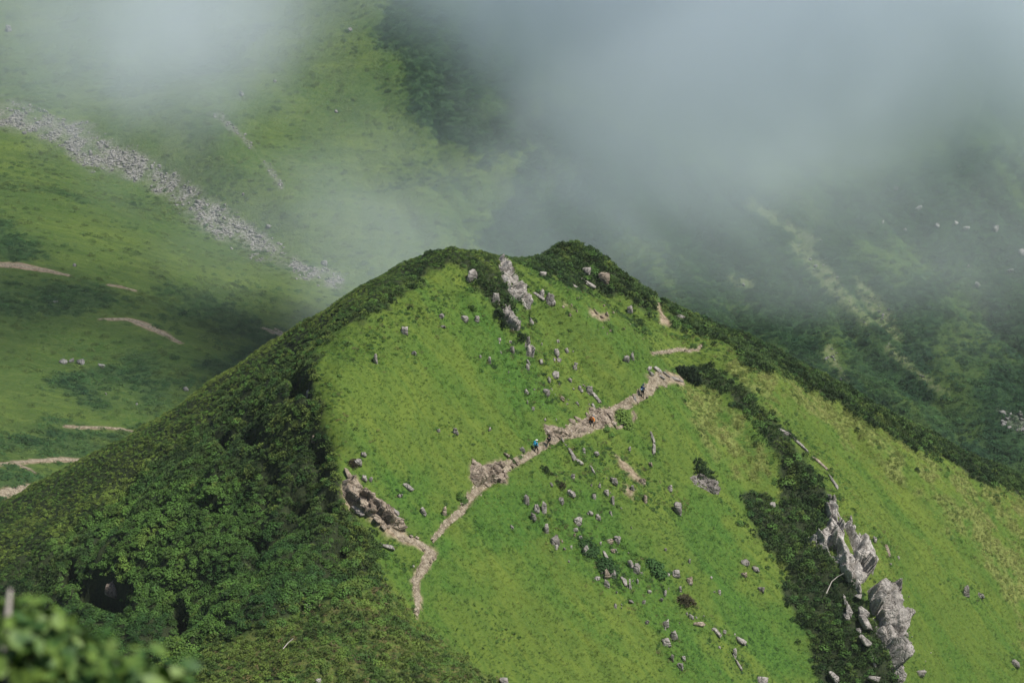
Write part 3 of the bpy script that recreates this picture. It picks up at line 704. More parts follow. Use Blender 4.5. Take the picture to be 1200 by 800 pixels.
# ------------------------------------------------------------------ foliage clumps (source shapes live outside the scene; stuff objects place copies of them)
def clump(name, mat, n, kind, seed, size=1.0):
    r = np.random.default_rng(seed)
    co = []; fa = []
    def tri(a, b, c):
        k = len(co); co.extend([a, b, c]); fa.append((k, k + 1, k + 2))
    if kind == 'pine':        # upright brushes of needles on a low cushion
        for _ in range(n):
            a = r.uniform(0, 2 * math.pi); rad = math.sqrt(r.uniform(0, 1)) * 0.5
            top = 0.55 * (1 - (rad / 0.55) ** 2) + r.uniform(-0.06, 0.10)
            base = np.array([math.cos(a) * rad, math.sin(a) * rad, max(0.02, top - 0.2)])
            out = np.array([math.cos(a) * rad * 1.3, math.sin(a) * rad * 1.3, 0.55]); out /= np.linalg.norm(out)
            for k in range(9):
                d = out + r.normal(0, 0.55, 3); d /= np.linalg.norm(d)
                s = np.cross(d, r.normal(0, 1, 3)); s /= np.linalg.norm(s) + 1e-9
                L = r.uniform(0.14, 0.26); w = 0.042
                tri(base - s * w, base + s * w, base + d * L)
    elif kind == 'leaf':
        for _ in range(n):
            a = r.uniform(0, 2 * math.pi); cz = r.uniform(0.0, 1); rad = math.sqrt(max(0, 1 - cz * cz)) * 0.5
            k_ = r.uniform(0.72, 1.08)
            c = np.array([math.cos(a) * rad * k_, math.sin(a) * rad * k_, 0.06 + cz * 0.42 * k_])
            nrm = c / np.linalg.norm(c) + r.normal(0, 0.45, 3) + np.array([0, 0, 0.4]); nrm /= np.linalg.norm(nrm)
            s = np.cross(nrm, r.normal(0, 1, 3)); s /= np.linalg.norm(s); t = np.cross(nrm, s)
            w = r.uniform(0.05, 0.09)
            tri(c - s * w, c + s * w * 0.6 - t * w, c + s * w + t * w * 0.7); tri(c - s * w, c + s * w + t * w * 0.7, c - s * w * 0.3 + t * w)
    elif kind == 'grass':
        for _ in range(n):
            a = r.uniform(0, 2 * math.pi); rad = math.sqrt(r.uniform(0, 1)) * 0.5
            b = np.array([math.cos(a) * rad, math.sin(a) * rad, -0.05])
            lean = r.normal(0, 0.45, 2); L = r.uniform(0.25, 0.6)
            t = b + np.array([lean[0] * L, lean[1] * L, L]); s = np.array([-math.sin(a), math.cos(a), 0]) * r.uniform(0.03, 0.06)
            tri(b - s, b + s, t)
    me = raw_mesh(name, np.array(co) * size, np.array(fa), mat)
    return bpy.data.objects.new(name, me)

def scatter(name, sources, pts, scale, tint, label, cat, seed, flat=1.0, normals=None, tilt=0.25):
    """one stuff object whose geometry nodes place copies of the source clumps at the given points"""
    r = np.random.default_rng(seed); n = len(pts)
    me = bpy.data.meshes.new(name); me.vertices.add(n); me.vertices.foreach_set('co', np.asarray(pts, np.float32).ravel())
    set_attr(me, 'tint', tint)
    sc = np.stack([scale, scale, scale * flat], -1)
    a = me.attributes.new('scl', 'FLOAT_VECTOR', 'POINT'); a.data.foreach_set('vector', sc.astype(np.float32).ravel())
    rot = np.stack([r.normal(0, tilt, n), r.normal(0, tilt, n), r.uniform(0, 6.283, n)], -1)
    a = me.attributes.new('rot', 'FLOAT_VECTOR', 'POINT'); a.data.foreach_set('vector', rot.astype(np.float32).ravel())
    a = me.attributes.new('pick', 'INT', 'POINT'); a.data.foreach_set('value', r.integers(0, len(sources), n).astype(np.int32))
    for s in sources: pass
    o = link(name, me)
    g = bpy.data.node_groups.new(name, 'GeometryNodeTree')
    g.interface.new_socket('Geometry', in_out='INPUT', socket_type='NodeSocketGeometry'); g.interface.new_socket('Geometry', in_out='OUTPUT', socket_type='NodeSocketGeometry')
    gi = g.nodes.new('NodeGroupInput'); go = g.nodes.new('NodeGroupOutput')
    join = g.nodes.new('GeometryNodeJoinGeometry')
    def named(nm, typ):
        a = g.nodes.new('GeometryNodeInputNamedAttribute'); a.data_type = typ; a.inputs['Name'].default_value = nm; return a.outputs['Attribute']
    ge = g.nodes.new('GeometryNodeGeometryToInstance')
    iop = g.nodes.new('GeometryNodeInstanceOnPoints')
    for s in sources[::-1]:
        oi = g.nodes.new('GeometryNodeObjectInfo'); oi.inputs['Object'].default_value = s; oi.inputs['As Instance'].default_value = True
        g.links.new(oi.outputs['Geometry'], join.inputs[0])
    g.links.new(gi.outputs[0], iop.inputs['Points']); g.links.new(join.outputs[0], iop.inputs['Instance'])
    iop.inputs['Pick Instance'].default_value = True
    g.links.new(named('pick', 'INT'), iop.inputs['Instance Index'])
    e2r = g.nodes.new('FunctionNodeEulerToRotation'); g.links.new(named('rot', 'FLOAT_VECTOR'), e2r.inputs[0]); g.links.new(e2r.outputs[0], iop.inputs['Rotation'])
    g.links.new(named('scl', 'FLOAT_VECTOR'), iop.inputs['Scale'])
    g.links.new(iop.outputs[0], go.inputs[0]); g.nodes.remove(ge)
    md = o.modifiers.new('scatter', 'NODES'); md.node_group = g
    tag(o, label, cat, kind='stuff')
    return o

PINES = [clump('pine_clump', M_PINE, 22, 'pine', 300 + i) for i in range(3)]
ALDER = [clump('leaf_clump', M_LEAF, 110, 'leaf', 310 + i) for i in range(3)]
GRASS = [clump('grass_clump', M_GRASS, 26, 'grass', 320 + i) for i in range(3)]
HERBS = [clump('herb_clump', M_HERB, 30, 'leaf', 330 + i) for i in range(2)]
SASAS = [clump('bamboo_grass_clump', M_SASA, 36, 'leaf', 340 + i) for i in range(2)]
HEATH = [clump('heath_clump', M_BROWN, 30, 'leaf', 350 + i) for i in range(2)]
FARB = [clump('far_shrub_clump', M_FARBUSH, 60, 'leaf', 360 + i) for i in range(3)]

# candidate points over the near ridge
N = 700000
px = RNG.uniform(-100, 125, N); py = RNG.uniform(172, 345, N); pz = NF.h(px, py)
U, V, D = project(px, py, pz)
k = (U > -120) & (U < 1320) & (V > 230) & (V < 930) & (NF_vis(U, V, D) < 12)
px, py, pz, U, V, D = px[k], py[k], pz[k], U[k], V[k], D[k]
MK = near_masks(px, py, pz); nrm = NF.normal(px, py)
roll = RNG.uniform(0, 1, len(px))
streak_ = sstep(0.0, 0.5, fbm((px * .82 - py * .57) / 22, (px * .57 + py * .82) / 3.2, 405, 4)); big = fbm(px / 9, py / 9, 401, 3); mid = fbm(px / 2.5, py / 2.5, 403, 3)
def sub(mask, stride=1):
    i = np.nonzero(mask)[0]; return i[::stride]
def PT(i, dz=0.0): return np.stack([px[i], py[i], pz[i] + dz], -1)

CLR = rock_clear(U, V)
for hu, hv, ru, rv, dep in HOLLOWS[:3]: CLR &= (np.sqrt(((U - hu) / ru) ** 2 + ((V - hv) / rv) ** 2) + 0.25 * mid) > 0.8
# stragglers beyond the edge of the woods, and low growth that crowds round the rocks
edge_ = np.maximum(np.maximum(poly_sd(U, V, PINE1), poly_sd(U, V, RIBP)), poly_sd(U, V, REAR)); strag = np.exp(np.minimum(edge_, 0) / 9.0) * (edge_ < 0) * sstep(-0.2, 0.4, fbm(px / 2.5, py / 2.5, 407, 2))
rd = np.full(len(U), 1e9)
for a_, b_, w_ in ROCKPX[:-35]: rd = np.minimum(rd, np.hypot(U - a_, V - b_ - 1) - w_)
round_rock = np.exp(-np.maximum(rd, 0) / 5.0) * (U > 420)
ie = sub((roll < 0.10 * strag) & (MK['soil'] < 0.3) & CLR & (MK['pine'] < 0.6))
low0 = sstep(-14, 20, poly_sd(U, V, LOWGROWTH) + 10 * mid)
ip = sub((roll < MK['pine'] * (0.25 + 0.18 * low0)) & (MK['soil'] < 0.3) & CLR)
# the woods: broad-leaved scrub in the sheltered bowl, dwarf pine elsewhere
bowl = sstep(-30, 30, poly_sd(U[ip], V[ip], [(150, 600), (260, 540), (330, 600), (380, 640), (420, 690), (330, 730), (230, 790), (80, 790), (40, 700)]) + 30 * big[ip])
isleaf = RNG.uniform(0, 1, len(ip)) < 0.12 + 0.75 * bowl + 0.25 * low0[ip]
ia = ip[isleaf]; ipn = ip[~isleaf]
left = U[ipn] < 610
low_ = sstep(-14, 20, poly_sd(U, V, LOWGROWTH) + 10 * mid)
def size(i, a, b, g=1.0): return a + (b - a) * RNG.uniform(0, 1, len(i)) ** 1.6 * (0.75 + 0.5 * sstep(-0.5, 0.5, big[i]))
# yellow-green growth on the open skyline, its sunlit brightness put into the tint
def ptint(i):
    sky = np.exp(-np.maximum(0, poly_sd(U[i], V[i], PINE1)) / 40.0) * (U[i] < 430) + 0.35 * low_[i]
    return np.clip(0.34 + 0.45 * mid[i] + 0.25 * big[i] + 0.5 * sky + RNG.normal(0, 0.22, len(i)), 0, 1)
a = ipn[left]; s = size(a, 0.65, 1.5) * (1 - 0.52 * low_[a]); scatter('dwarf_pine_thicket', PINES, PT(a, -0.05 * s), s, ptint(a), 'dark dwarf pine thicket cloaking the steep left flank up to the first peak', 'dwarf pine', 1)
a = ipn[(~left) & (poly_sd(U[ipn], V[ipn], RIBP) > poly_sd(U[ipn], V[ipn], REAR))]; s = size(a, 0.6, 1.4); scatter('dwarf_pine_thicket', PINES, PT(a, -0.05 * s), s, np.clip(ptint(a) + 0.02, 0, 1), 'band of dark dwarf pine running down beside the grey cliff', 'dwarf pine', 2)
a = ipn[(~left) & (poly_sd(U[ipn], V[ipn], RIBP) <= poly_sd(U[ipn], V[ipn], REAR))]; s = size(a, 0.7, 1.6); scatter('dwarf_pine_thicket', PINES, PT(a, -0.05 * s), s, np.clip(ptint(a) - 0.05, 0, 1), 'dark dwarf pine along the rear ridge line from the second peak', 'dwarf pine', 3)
s = size(ia, 0.65, 1.45) * (1 - 0.6 * low_[ia]); scatter('alder_scrub', ALDER, PT(ia, -0.05 * s), s, np.clip(0.32 + 0.4 * low_[ia] + 0.45 * mid[ia] + 0.4 * big[ia] + 0.25 * np.exp(-((U[ia] - 190) / 60) ** 2 - ((V[ia] - 660) / 50) ** 2), 0, 1), 'leafy green scrub filling the shaded hollow of the left flank', 'scrub', 4)
ib = sub((roll < MK['brush'] * 0.24) & (MK['soil'] < 0.3)); q = RNG.uniform(0, 1, len(ib)) + 0.25 * big[ib]
a = ib[q < 0.4]; s = size(a, 0.5, 1.3); scatter('pine_scrub', PINES, PT(a), s, np.clip(0.8 + 0.6 * mid[a], 0, 1), 'yellow green low pine scrub on the hump at the foot of the trail', 'scrub', 5)
a = ib[(q >= 0.4) & (q < 0.82)]; s = size(a, 0.4, 1.0); scatter('leaf_scrub', ALDER, PT(a), s, np.clip(0.7 + 0.5 * mid[a], 0, 1), 'fresh green leafy scrub mixed through the hump at the foot of the trail', 'scrub', 6)
a = ib[q >= 0.82]; s = size(a, 0.4, 1.0); scatter('heath', HEATH, PT(a), s, np.clip(0.5 + 0.6 * mid[a], 0, 1), 'brown heath patches on the hump at the foot of the trail', 'heath', 7)
isx = sub((roll < np.maximum(MK['sasa'] * 0.45, 0)) & (MK['pine'] < 0.5)); s = size(isx, 0.35, 0.8)
scatter('bamboo_grass', SASAS, PT(isx), s, np.clip(0.55 + 0.6 * mid[isx], 0, 1), 'pale yellow bamboo grass patches beside the pine band and rear ridge', 'bamboo grass', 8, flat=0.8)
s = size(ie, 0.35, 1.1); scatter('edge_scrub', PINES + ALDER, PT(ie, -0.05 * s), s, np.clip(0.35 + 0.5 * mid[ie], 0, 1), 'low scrub straggling out from the pine edges into the grass', 'scrub', 12)
rough_ = 0
for pl_ in ([(530, 696), (580, 722), (570, 730), (522, 706)], [(632, 545), (672, 556), (695, 585), (660, 577)], [(578, 728), (645, 760), (632, 770), (572, 742)], [(392, 402), (440, 378), (515, 330), (545, 348), (455, 408), (398, 432)], [(370, 430), (396, 460), (402, 540), (384, 545)],
            [(660, 520), (690, 512), (740, 520), (800, 590), (780, 610), (700, 560)], [(700, 350), (780, 380), (860, 408), (850, 420), (760, 392)], [(640, 600), (760, 650), (800, 700), (700, 680)], [(590, 330), (640, 400), (660, 470), (620, 470), (590, 400)], [(470, 690), (500, 730), (560, 790), (540, 800), (480, 740)]):
    rough_ = np.maximum(rough_, sstep(-8, 8, poly_sd(U, V, pl_) + 9 * mid))
ih = sub((roll > 0.85) & (roll < 0.85 + (0.10 * round_rock + 0.14 * rough_ + 0.035 * sstep(0.25, 0.6, fbm((px * .82 - py * .57) / 9, (px * .57 + py * .82) / 3, 409, 3))) * (1 - MK['pine']) * (1 - MK['soil'])) & CLR); s = size(ih, 0.3, 0.8)
scatter('low_heath', HEATH + ALDER, PT(ih, -0.03), s, np.clip(0.3 + 0.5 * mid[ih], 0, 1), 'dark tufts of low heath dotted through the meadow and round the rocks', 'heath', 13, flat=0.6)
gr = (1 - MK['pine']) * (1 - MK['soil']) * (1 - 0.2 * MK['brush'])
il = sub((roll < np.clip(MK['lush'] * 0.26 + 0.30 * round_rock, 0, 0.4) * gr) & CLR); s = size(il, 0.3, 0.75)
scatter('meadow_herbs', HERBS, PT(il, -0.02), s, np.clip(0.45 + 0.5 * mid[il] + 0.3 * big[il], 0, 1), 'darker leafy herbs growing in streaks on the grass slope', 'herbs', 9, flat=0.7)
ig = sub((roll > 0.28) & (roll < 0.28 + 0.50 * gr * (1 - 0.7 * MK['lush']))); s = size(ig, 0.25, 0.55)
scatter('grass', GRASS, PT(ig), s, np.clip(0.40 + 0.30 * mid[ig] + 0.45 * big[ig] - 0.55 * streak_[ig] + 0.25 * sstep(800, 900, U[ig]), 0, 1), 'bright green meadow grass covering the sunlit slope', 'grass', 10, flat=0.6, tilt=0.3)

# the mountain opposite
N = 330000
qx = RNG.uniform(-300, 300, N); qy = RNG.uniform(410, 960, N); qz = FF.h(qx, qy)
U2, V2, D2 = project(qx, qy, qz)
k = (U2 > -150) & (U2 < 1350) & (V2 > -150) & (V2 < 640)
qx, qy, qz, U2, V2, D2 = qx[k], qy[k], qz[k], U2[k], V2[k], D2[k]
MF = far_masks(qx, qy, qz); roll2 = RNG.uniform(0, 1, len(qx)); m2 = fbm(qx / 9, qy / 9, 501, 3); b2 = fbm(qx / 30, qy / 30, 503, 3)
bare = np.clip(MF['scree'] + MF['soil'], 0, 1)
i = sub((roll2 < (0.05 + 0.55 * MF['pine']) * (1 - bare) * (1 - 0.8 * MF['pale'])))
s = 1.1 + 2.0 * RNG.uniform(0, 1, len(i)) ** 1.5
scatter('mountain_scrub', FARB, np.stack([qx[i], qy[i], qz[i] - 0.15], -1), s, np.clip(0.68 + 0.15 * (U2[i] < 420) - 0.6 * MF['pine'][i] + 0.5 * m2[i] + 0.2 * b2[i], 0, 1), 'low green scrub over the misty mountainside across the valley', 'scrub', 11, flat=0.75)
FLAT_MASKS = (qx, qy, qz, MF)
# ------------------------------------------------------------------ rocks
def ico(sub=3):
    bm = bmesh.new(); bmesh.ops.create_icosphere(bm, subdivisions=sub, radius=1.0)
    co = np.array([v.co[:] for v in bm.verts]); fa = np.array([[v.index for v in f.verts] for f in bm.faces]); bm.free(); return co, fa
ICO = {s: ico(s) for s in (2, 3, 4)}

def rock_shape(seed, sub=3, cuts=11, rough=0.11, top=0.0):
    """an angular unit rock: a sphere cut by random planes, then chipped; top > 0 narrows it upward"""
    r = np.random.default_rng(seed)
    bm = bmesh.new()
    pts = r.uniform(-1, 1, (cuts + 6, 3)); pts = np.sign(pts) * np.abs(pts) ** r.uniform(0.45, 0.85)
    pts *= (0.92 / np.maximum(0.92, np.linalg.norm(pts, axis=1) / 1.25))[:, None]
    for q in pts: bm.verts.new(q)
    hull = bmesh.ops.convex_hull(bm, input=bm.verts[:])
    bmesh.ops.delete(bm, geom=[v for v in bm.verts if not v.link_faces], context='VERTS')
    bmesh.ops.subdivide_edges(bm, edges=bm.edges[:], cuts={2: 1, 3: 2, 4: 6}[sub], use_grid_fill=True)
    bmesh.ops.triangulate(bm, faces=bm.faces[:])
    co = np.array([v.co[:] for v in bm.verts]); fa = np.array([[v.index for v in f.verts] for f in bm.faces]); bm.free()
    j = rough * (fbm(co[:, 0] * 1.7 + seed, co[:, 1] * 1.7 + co[:, 2] * 2.3, seed, 4))
    if sub == 4:   # bedrock: stepped joints running along the slab
        s_ = co[:, 0] * 2.6 + 0.8 * fbm(co[:, 2] * 1.2, co[:, 1], seed + 3, 3) ; j = j * 1.6 + 0.11 * (np.abs((s_ % 1) - 0.5) < 0.16) * -1.0
        t_ = co[:, 2] * 3.1 + 0.9 * fbm(co[:, 0] * 1.5, co[:, 1], seed + 5, 3); j = j - 0.09 * (np.abs((t_ % 1) - 0.5) < 0.10)
    co = co * (1 + 2 * j[:, None])
    if top: co[:, :2] *= (1 - top * np.clip(co[:, 2:3], -0.2, 1))
    return co, fa

def placed_rock(co, axes, centre):
    return co @ np.array(axes) + centre

def ground_at(u, v, field=None, rng=(150, 345)):
    f = field or NF
    X, Y, Z, D = f.hit([u], [v], rng[0], rng[1], 1.0)
    return np.array([X[0], Y[0], Z[0]]), D[0]

_seed = [1000]
def upright(u, v, w, h, seed, lean=0.0):
    """block standing at pixel (u, v) of its foot: w and h in photograph pixels"""
    g, d = ground_at(u, v)
    r = np.random.default_rng(seed); s = d / F
    W, H = w * s, h * s
    yaw = r.uniform(-0.5, 0.5); c, sn = math.cos(yaw), math.sin(yaw)
    dep = W * r.uniform(0.6, 0.95)
    if h > 1.3 * w: dep = max(dep, 0.4 * H)
    ax = np.array([[c, sn, 0], [-sn, c, 0], [0, 0, 1.0]]) * np.array([W * 0.56, dep * 0.56, H * 0.66])[:, None]
    ax[2] += np.array([0.30 + lean, -0.10, 0]) * H * 0.25 * 0
    ax[2] += np.array([lean, 0, 0]) * H * 0.6
    co, fa = rock_shape(seed, 3, top=0.28 if h > w * 1.1 else 0.1)
    cen = g + np.array([0, 0, H * 0.26])
    return placed_rock(co, ax, cen), fa, g

def r_slab(seed): return float(np.random.default_rng(seed + 9).uniform(0.15, 0.5))
def slab(u0, v0, u1, v1, w, seed, thick=0.7, out=0.25, sub=3):
    """block lying along the slope from pixel (u0,v0) to (u1,v1), w pixels wide"""
    a, d0 = ground_at(u0, v0); b, d1 = ground_at(u1, v1)
    cen = 0.5 * (a + b); L = b - a; ln = np.linalg.norm(L); L /= ln
    n = NF.normal(np.array([cen[0]]), np.array([cen[1]]), 1.5)[0]; n = n - L * (n @ L); n /= np.linalg.norm(n)
    s = np.cross(n, L); W = w * (d0 + d1) * 0.5 / F; T = max(0.4, W * thick)
    ax = np.array([s * W * 0.58, n * T * 0.6, -L * ln * 0.58])
    co, fa = rock_shape(seed, sub, top=r_slab(seed))
    g = cen.copy(); g[2] = NF.h(np.array([cen[0]]), np.array([cen[1]]))[0]
    return placed_rock(co, ax, g + n * T * out), fa, g

def add_rock(name, parts, mat, label, cat, group=None):
    """parts: list of (co, faces, ground)"""
    g = parts[0][2]; off = 0; C_, F_ = [], []
    for co, fa, _ in parts:
        C_.append(co - g); F_.append(fa + off); off += len(co)
    me = raw_mesh(name, np.concatenate(C_), np.concatenate(F_), mat)
    o = link(name, me); o.location = g
    return tag(o, label, cat, group)

MATS = {'g': M_ROCK, 'b': M_ROCKB, 'd': M_ROCKD}
for i, r_ in enumerate(SOLO):
    if not r_[-1]: continue
    try:
        if r_[0] == 'u': pr = [upright(*r_[1:5], seed=1000 + i)]
        else: pr = [slab(*r_[1:6], seed=1000 + i)]
    except Exception: continue
    if np.isnan(pr[0][0]).any(): continue
    add_rock('rock', pr, MATS[r_[-2]], r_[-1], 'rock')

def cluster(name, items, mat, label, cat, group=None, seed=0):
    pr = []
    for j, it in enumerate(items):
        p = upright(*it[1:5], seed=seed + j) if it[0] == 'u' else slab(*it[1:6], seed=seed + j, thick=it[6] if len(it) > 6 else 0.7, out=it[7] if len(it) > 7 else 0.25, sub=4 if len(it) > 8 else 3)
        if not np.isnan(p[0]).any(): pr.append(p)
    return add_rock(name, pr, mat, label, cat, group)
def crag(name, poly, holes, T, mat, label, cat, cell=(3.2, 1.2), ang=65.0, seed=0, step=0.7, group=None, edge=4.0, var=0.9):
    """bedrock face: ground inside a traced outline pushed out into fractured blocks, its rim sunk below the turf"""
    pu = np.arange(min(p[0] for p in poly) - 5, max(p[0] for p in poly) + 5, step); pv = np.arange(min(p[1] for p in poly) - 5, max(p[1] for p in poly) + 5, step)
    Ug, Vg = np.meshgrid(pu, pv); X, Y, Z, D = NF.hit(Ug.ravel(), Vg.ravel(), 150, 345, 1.0)
    Pt = np.stack([X, Y, Z], -1); nr = NF.normal(X, Y, 1.2)
    # world axes of the joints: along and across the strike, both within the slope
    cu, cv_ = np.mean([p[0] for p in poly]), np.mean([p[1] for p in poly]); g0, _ = ground_at(cu, cv_)
    g1, _ = ground_at(cu + 12 * math.cos(math.radians(ang)), cv_ + 12 * math.sin(math.radians(ang)))
    A = (g1 - g0) / np.linalg.norm(g1 - g0); n0 = NF.normal(g0[:1], g0[1:2], 2.0)[0]; B = np.cross(n0, A); B /= np.linalg.norm(B)
    q = Pt - g0; ca = q @ A; cb = q @ B
    wa = ca / cell[0] + 0.45 * fbm(cb / 1.4, ca / 3.0, seed + 2, 3); wb = cb / cell[1] + 0.45 * fbm(ca / 2.0, cb / 1.0, seed + 4, 3)
    ia, ib = np.floor(wa), np.floor(wb); best = np.full(len(wa), 1e9); b2 = np.full(len(wa), 1e9); hh = np.zeros(len(wa))
    for di in (-1, 0, 1):
        for dj in (-1, 0, 1):
            ka, kb = ia + di, ib + dj; ja = ka + 0.15 + 0.7 * _hash(ka, kb, seed); jb = kb + 0.15 + 0.7 * _hash(ka, kb, seed + 1)
            d = np.hypot(wa - ja, wb - jb); h = (_hash(ka, kb, seed + 2) - 0.5) * 1.5 + (wa - ja) * (_hash(ka, kb, seed + 3) - 0.5) * 1.3 + (wb - jb) * (_hash(ka, kb, seed + 5) - 0.5) * 2.0
            nb = d < best; b2 = np.where(nb, best, np.minimum(b2, d)); hh = np.where(nb, h, hh); best = np.where(nb, d, best)
    crack = 1 - sstep(0.0, 0.14, b2 - best)
    sd = poly_sd(Ug.ravel(), Vg.ravel(), poly) + 1.6 * fbm(X * 1.1, Y * 1.1, seed + 9, 3)
    for hp in holes: sd = np.minimum(sd, -poly_sd(Ug.ravel(), Vg.ravel(), hp) + 0.8 * fbm(X * 1.3, Y * 1.3, seed + 7, 3))
    m = sstep(-0.5, edge, sd)
    out = m * T * (0.55 + var * 0.62 * hh) - crack * m * 0.5 * min(1, T) + m * 0.16 * fbm(X * 3, Z * 3 + Y, seed + 8, 3) - (1 - sstep(-2, 0.3, sd)) * 0.5
    Q = Pt + nr * out[:, None] + np.array([0.15, -0.05, 0.25]) * (out * m)[:, None]
    nv, nu = Ug.shape; idx = np.arange(nv * nu).reshape(nv, nu)
    qd = np.stack([idx[:-1, :-1], idx[1:, :-1], idx[1:, 1:], idx[:-1, 1:]], -1).reshape(-1, 4)
    good = (sd[qd].max(1) > -1.6) & ~np.isnan(Q[qd].sum((1, 2))) & ((D[qd].max(1) - D[qd].min(1)) < 3); qd = qd[good]
    used = np.unique(qd); mp = -np.ones(len(Q), int); mp[used] = np.arange(len(used)); g0 = g0.copy()
    me = raw_mesh(name, Q[used] - g0, mp[qd], mat); o = link(name, me); o.location = g0
    return tag(o, label, cat, group)
crag('cliff', [(969, 578), (975, 585), (982, 598), (990, 611), (997, 622), (1003, 634), (1007, 624), (1013, 634), (1018, 648), (1024, 660), (1023, 674), (1017, 668), (1015, 680), (1009, 684), (1009, 698), (1004, 692), (994, 684), (988, 674), (982, 661), (974, 656), (964, 646), (950, 636), (946, 630), (957, 626), (966, 621), (969, 612), (967, 596)],
     [[(981, 603), (986, 610), (994, 628), (1001, 650), (997, 656), (990, 642), (984, 622)], [(970, 642), (980, 644), (984, 656), (974, 652)]], 2.3, M_CLIFF, 'tall pale grey cliff of steep slabs rising out of the pine band', 'cliff', (4.5, 1.05), 66, 3000, var=0.85)
crag('cliff', [(1016, 692), (1026, 687), (1040, 691), (1047, 701), (1052, 711), (1059, 722), (1061, 738), (1056, 748), (1053, 754), (1057, 762), (1058, 772), (1054, 782), (1060, 806), (1050, 806), (1045, 782), (1038, 764), (1032, 754), (1027, 744), (1024, 730), (1020, 714)],
     [], 2.6, M_ROCK, 'dark craggy lower cliff below the pale one, with an overhang on its right', 'cliff', (2.4, 1.2), 72, 3060, var=0.9)
crag('crag', [(583, 303), (588, 303), (592, 315), (597, 327), (604, 337), (612, 337), (618, 347), (622, 363), (617, 364), (610, 353), (601, 352), (595, 340), (588, 325)], [], 1.3, M_CLIFF, 'long pale spine of slabs, uppermost on the bare rib beside the first peak', 'crag', (2.4, 0.9), 60, 3500, edge=2.5)
crag('crag', [(589, 357), (597, 357), (602, 369), (609, 379), (610, 389), (603, 388), (595, 383), (589, 372)], [], 1.2, M_ROCK, 'steep grey crag with a dark left side under the upright block near the first peak', 'crag', (1.8, 0.8), 60, 3510, edge=2.5)
crag('crag', [(615, 394), (620, 395), (621, 403), (627, 412), (625, 419), (617, 417), (614, 406)], [], 1.1, M_ROCK, 'twin-humped pale crag that ends the line of slabs down from the peak', 'crag', (1.2, 0.9), 60, 3520, edge=2.5)
crag('crag', [(808, 559), (818, 556), (828, 562), (840, 569), (842, 579), (834, 579), (824, 573), (812, 568)], [], 0.9, M_ROCKD, 'dark low crag beside the pale bamboo grass', 'crag', (1.6, 0.8), 35, 3530, edge=2.5)
crag('rock_bank', BARE[0], [], 0.9, M_ROCKB, 'stony tan bank cut into the grass above the trail bend', 'bank', (1.5, 0.9), 40, 3400)
crag('rock_bank', [(402, 564), (414, 556), (424, 572), (438, 586), (456, 598), (472, 610), (474, 622), (458, 620), (440, 608), (424, 604), (410, 592), (402, 580)], [], 1.1, M_ROCKB, 'brown bedrock of the outcrop at the wood edge above the lowest bend', 'bank', (1.6, 1.0), 45, 3420)
crag('rock_bank', BARE[2], [], 0.5, M_ROCKB, 'low tan bedrock in the widened trail around the orange-jacketed hiker', 'bank', (1.4, 0.8), 20, 3440, edge=6)
cluster('rock_outcrop', [('s', 1006, 716, 1014, 728, 11, 1, .6), ('s', 1007, 726, 1018, 744, 12, 1, .6), ('s', 1003, 738, 1010, 744, 8, 1, .5), ('s', 1008, 748, 1018, 760, 9, 1, .5), ('s', 1020, 762, 1026, 782, 3, 1, .5)], M_ROCK, 'stack of grey blocks in the pines left of the lower cliff', 'outcrop', seed=3100)
cluster('rock_outcrop', [('s', 989, 698, 992, 712, 4, 1, .6), ('s', 994, 708, 996, 724, 8, 1, .6), ('s', 990, 720, 994, 730, 6, 1, .5)], M_ROCK, 'slim pale outcrop in the pines left of the stacked blocks', 'outcrop', seed=3120)
cluster('rock_outcrop', [('s', 1000, 700, 1010, 702, 7, 1, .5), ('s', 1006, 682, 1008, 698, 4, 1, .5)], M_ROCK, 'low rocks at the foot of the pale cliff', 'outcrop', seed=3130)
cluster('rock_outcrop', [('s', 972, 790, 982, 802, 8, 1, .6)], M_ROCK, 'pale rock tip at the bottom edge, left one under the pine band', 'outcrop', seed=3140)
cluster('rock_outcrop', [('s', 1016, 794, 1030, 800, 9, 1, .6)], M_ROCK, 'pale rock tip at the bottom edge, close to the dark craggy cliff', 'outcrop', seed=3141)
# brown outcrop at the spur edge above the lower trail
OUT = [(404, 550, 411, 566, 8, 'b'), (402, 572, 412, 584, 11, 'b'), (412, 566, 422, 576, 9, 'b'), (414, 586, 430, 592, 12, 'd'), (410, 594, 424, 602, 8, 'g'), (428, 588, 434, 602, 9, 'b'), (440, 590, 450, 602, 12, 'b'), (456, 600, 468, 604, 9, 'd'),
       (458, 606, 472, 612, 8, 'g'), (456, 614, 474, 618, 11, 'b'), (430, 575, 438, 582, 6, 'b'), (446, 616, 452, 622, 6, 'b'), (436, 606, 446, 614, 8, 'b'), (420, 604, 428, 600, 7, 'd')]
for j, (a, b, c, d_, w_, m_) in enumerate(OUT):
    add_rock('outcrop_block', [slab(a, b, c, d_, w_, 3200 + j, thick=0.8, out=0.3)], MATS[m_], 'angular block in the brown outcrop at the wood edge above the lowest trail bend', 'rock', 'blocks of the brown outcrop')
BANK = [(554, 541, 562, 548, 8), (562, 548, 572, 556, 9), (556, 552, 566, 562, 8), (570, 556, 580, 562, 10), (578, 556, 590, 558, 12), (578, 544, 584, 552, 8), (584, 540, 590, 548, 7), (590, 530, 595, 537, 6), (597, 542, 602, 548, 6), (564, 562, 574, 570, 8),
        (590, 548, 594, 560, 6), (601, 536, 606, 544, 5), (550, 537, 556, 544, 6), (582, 562, 592, 566, 7), (552, 560, 560, 570, 6), (572, 546, 578, 552, 6)]
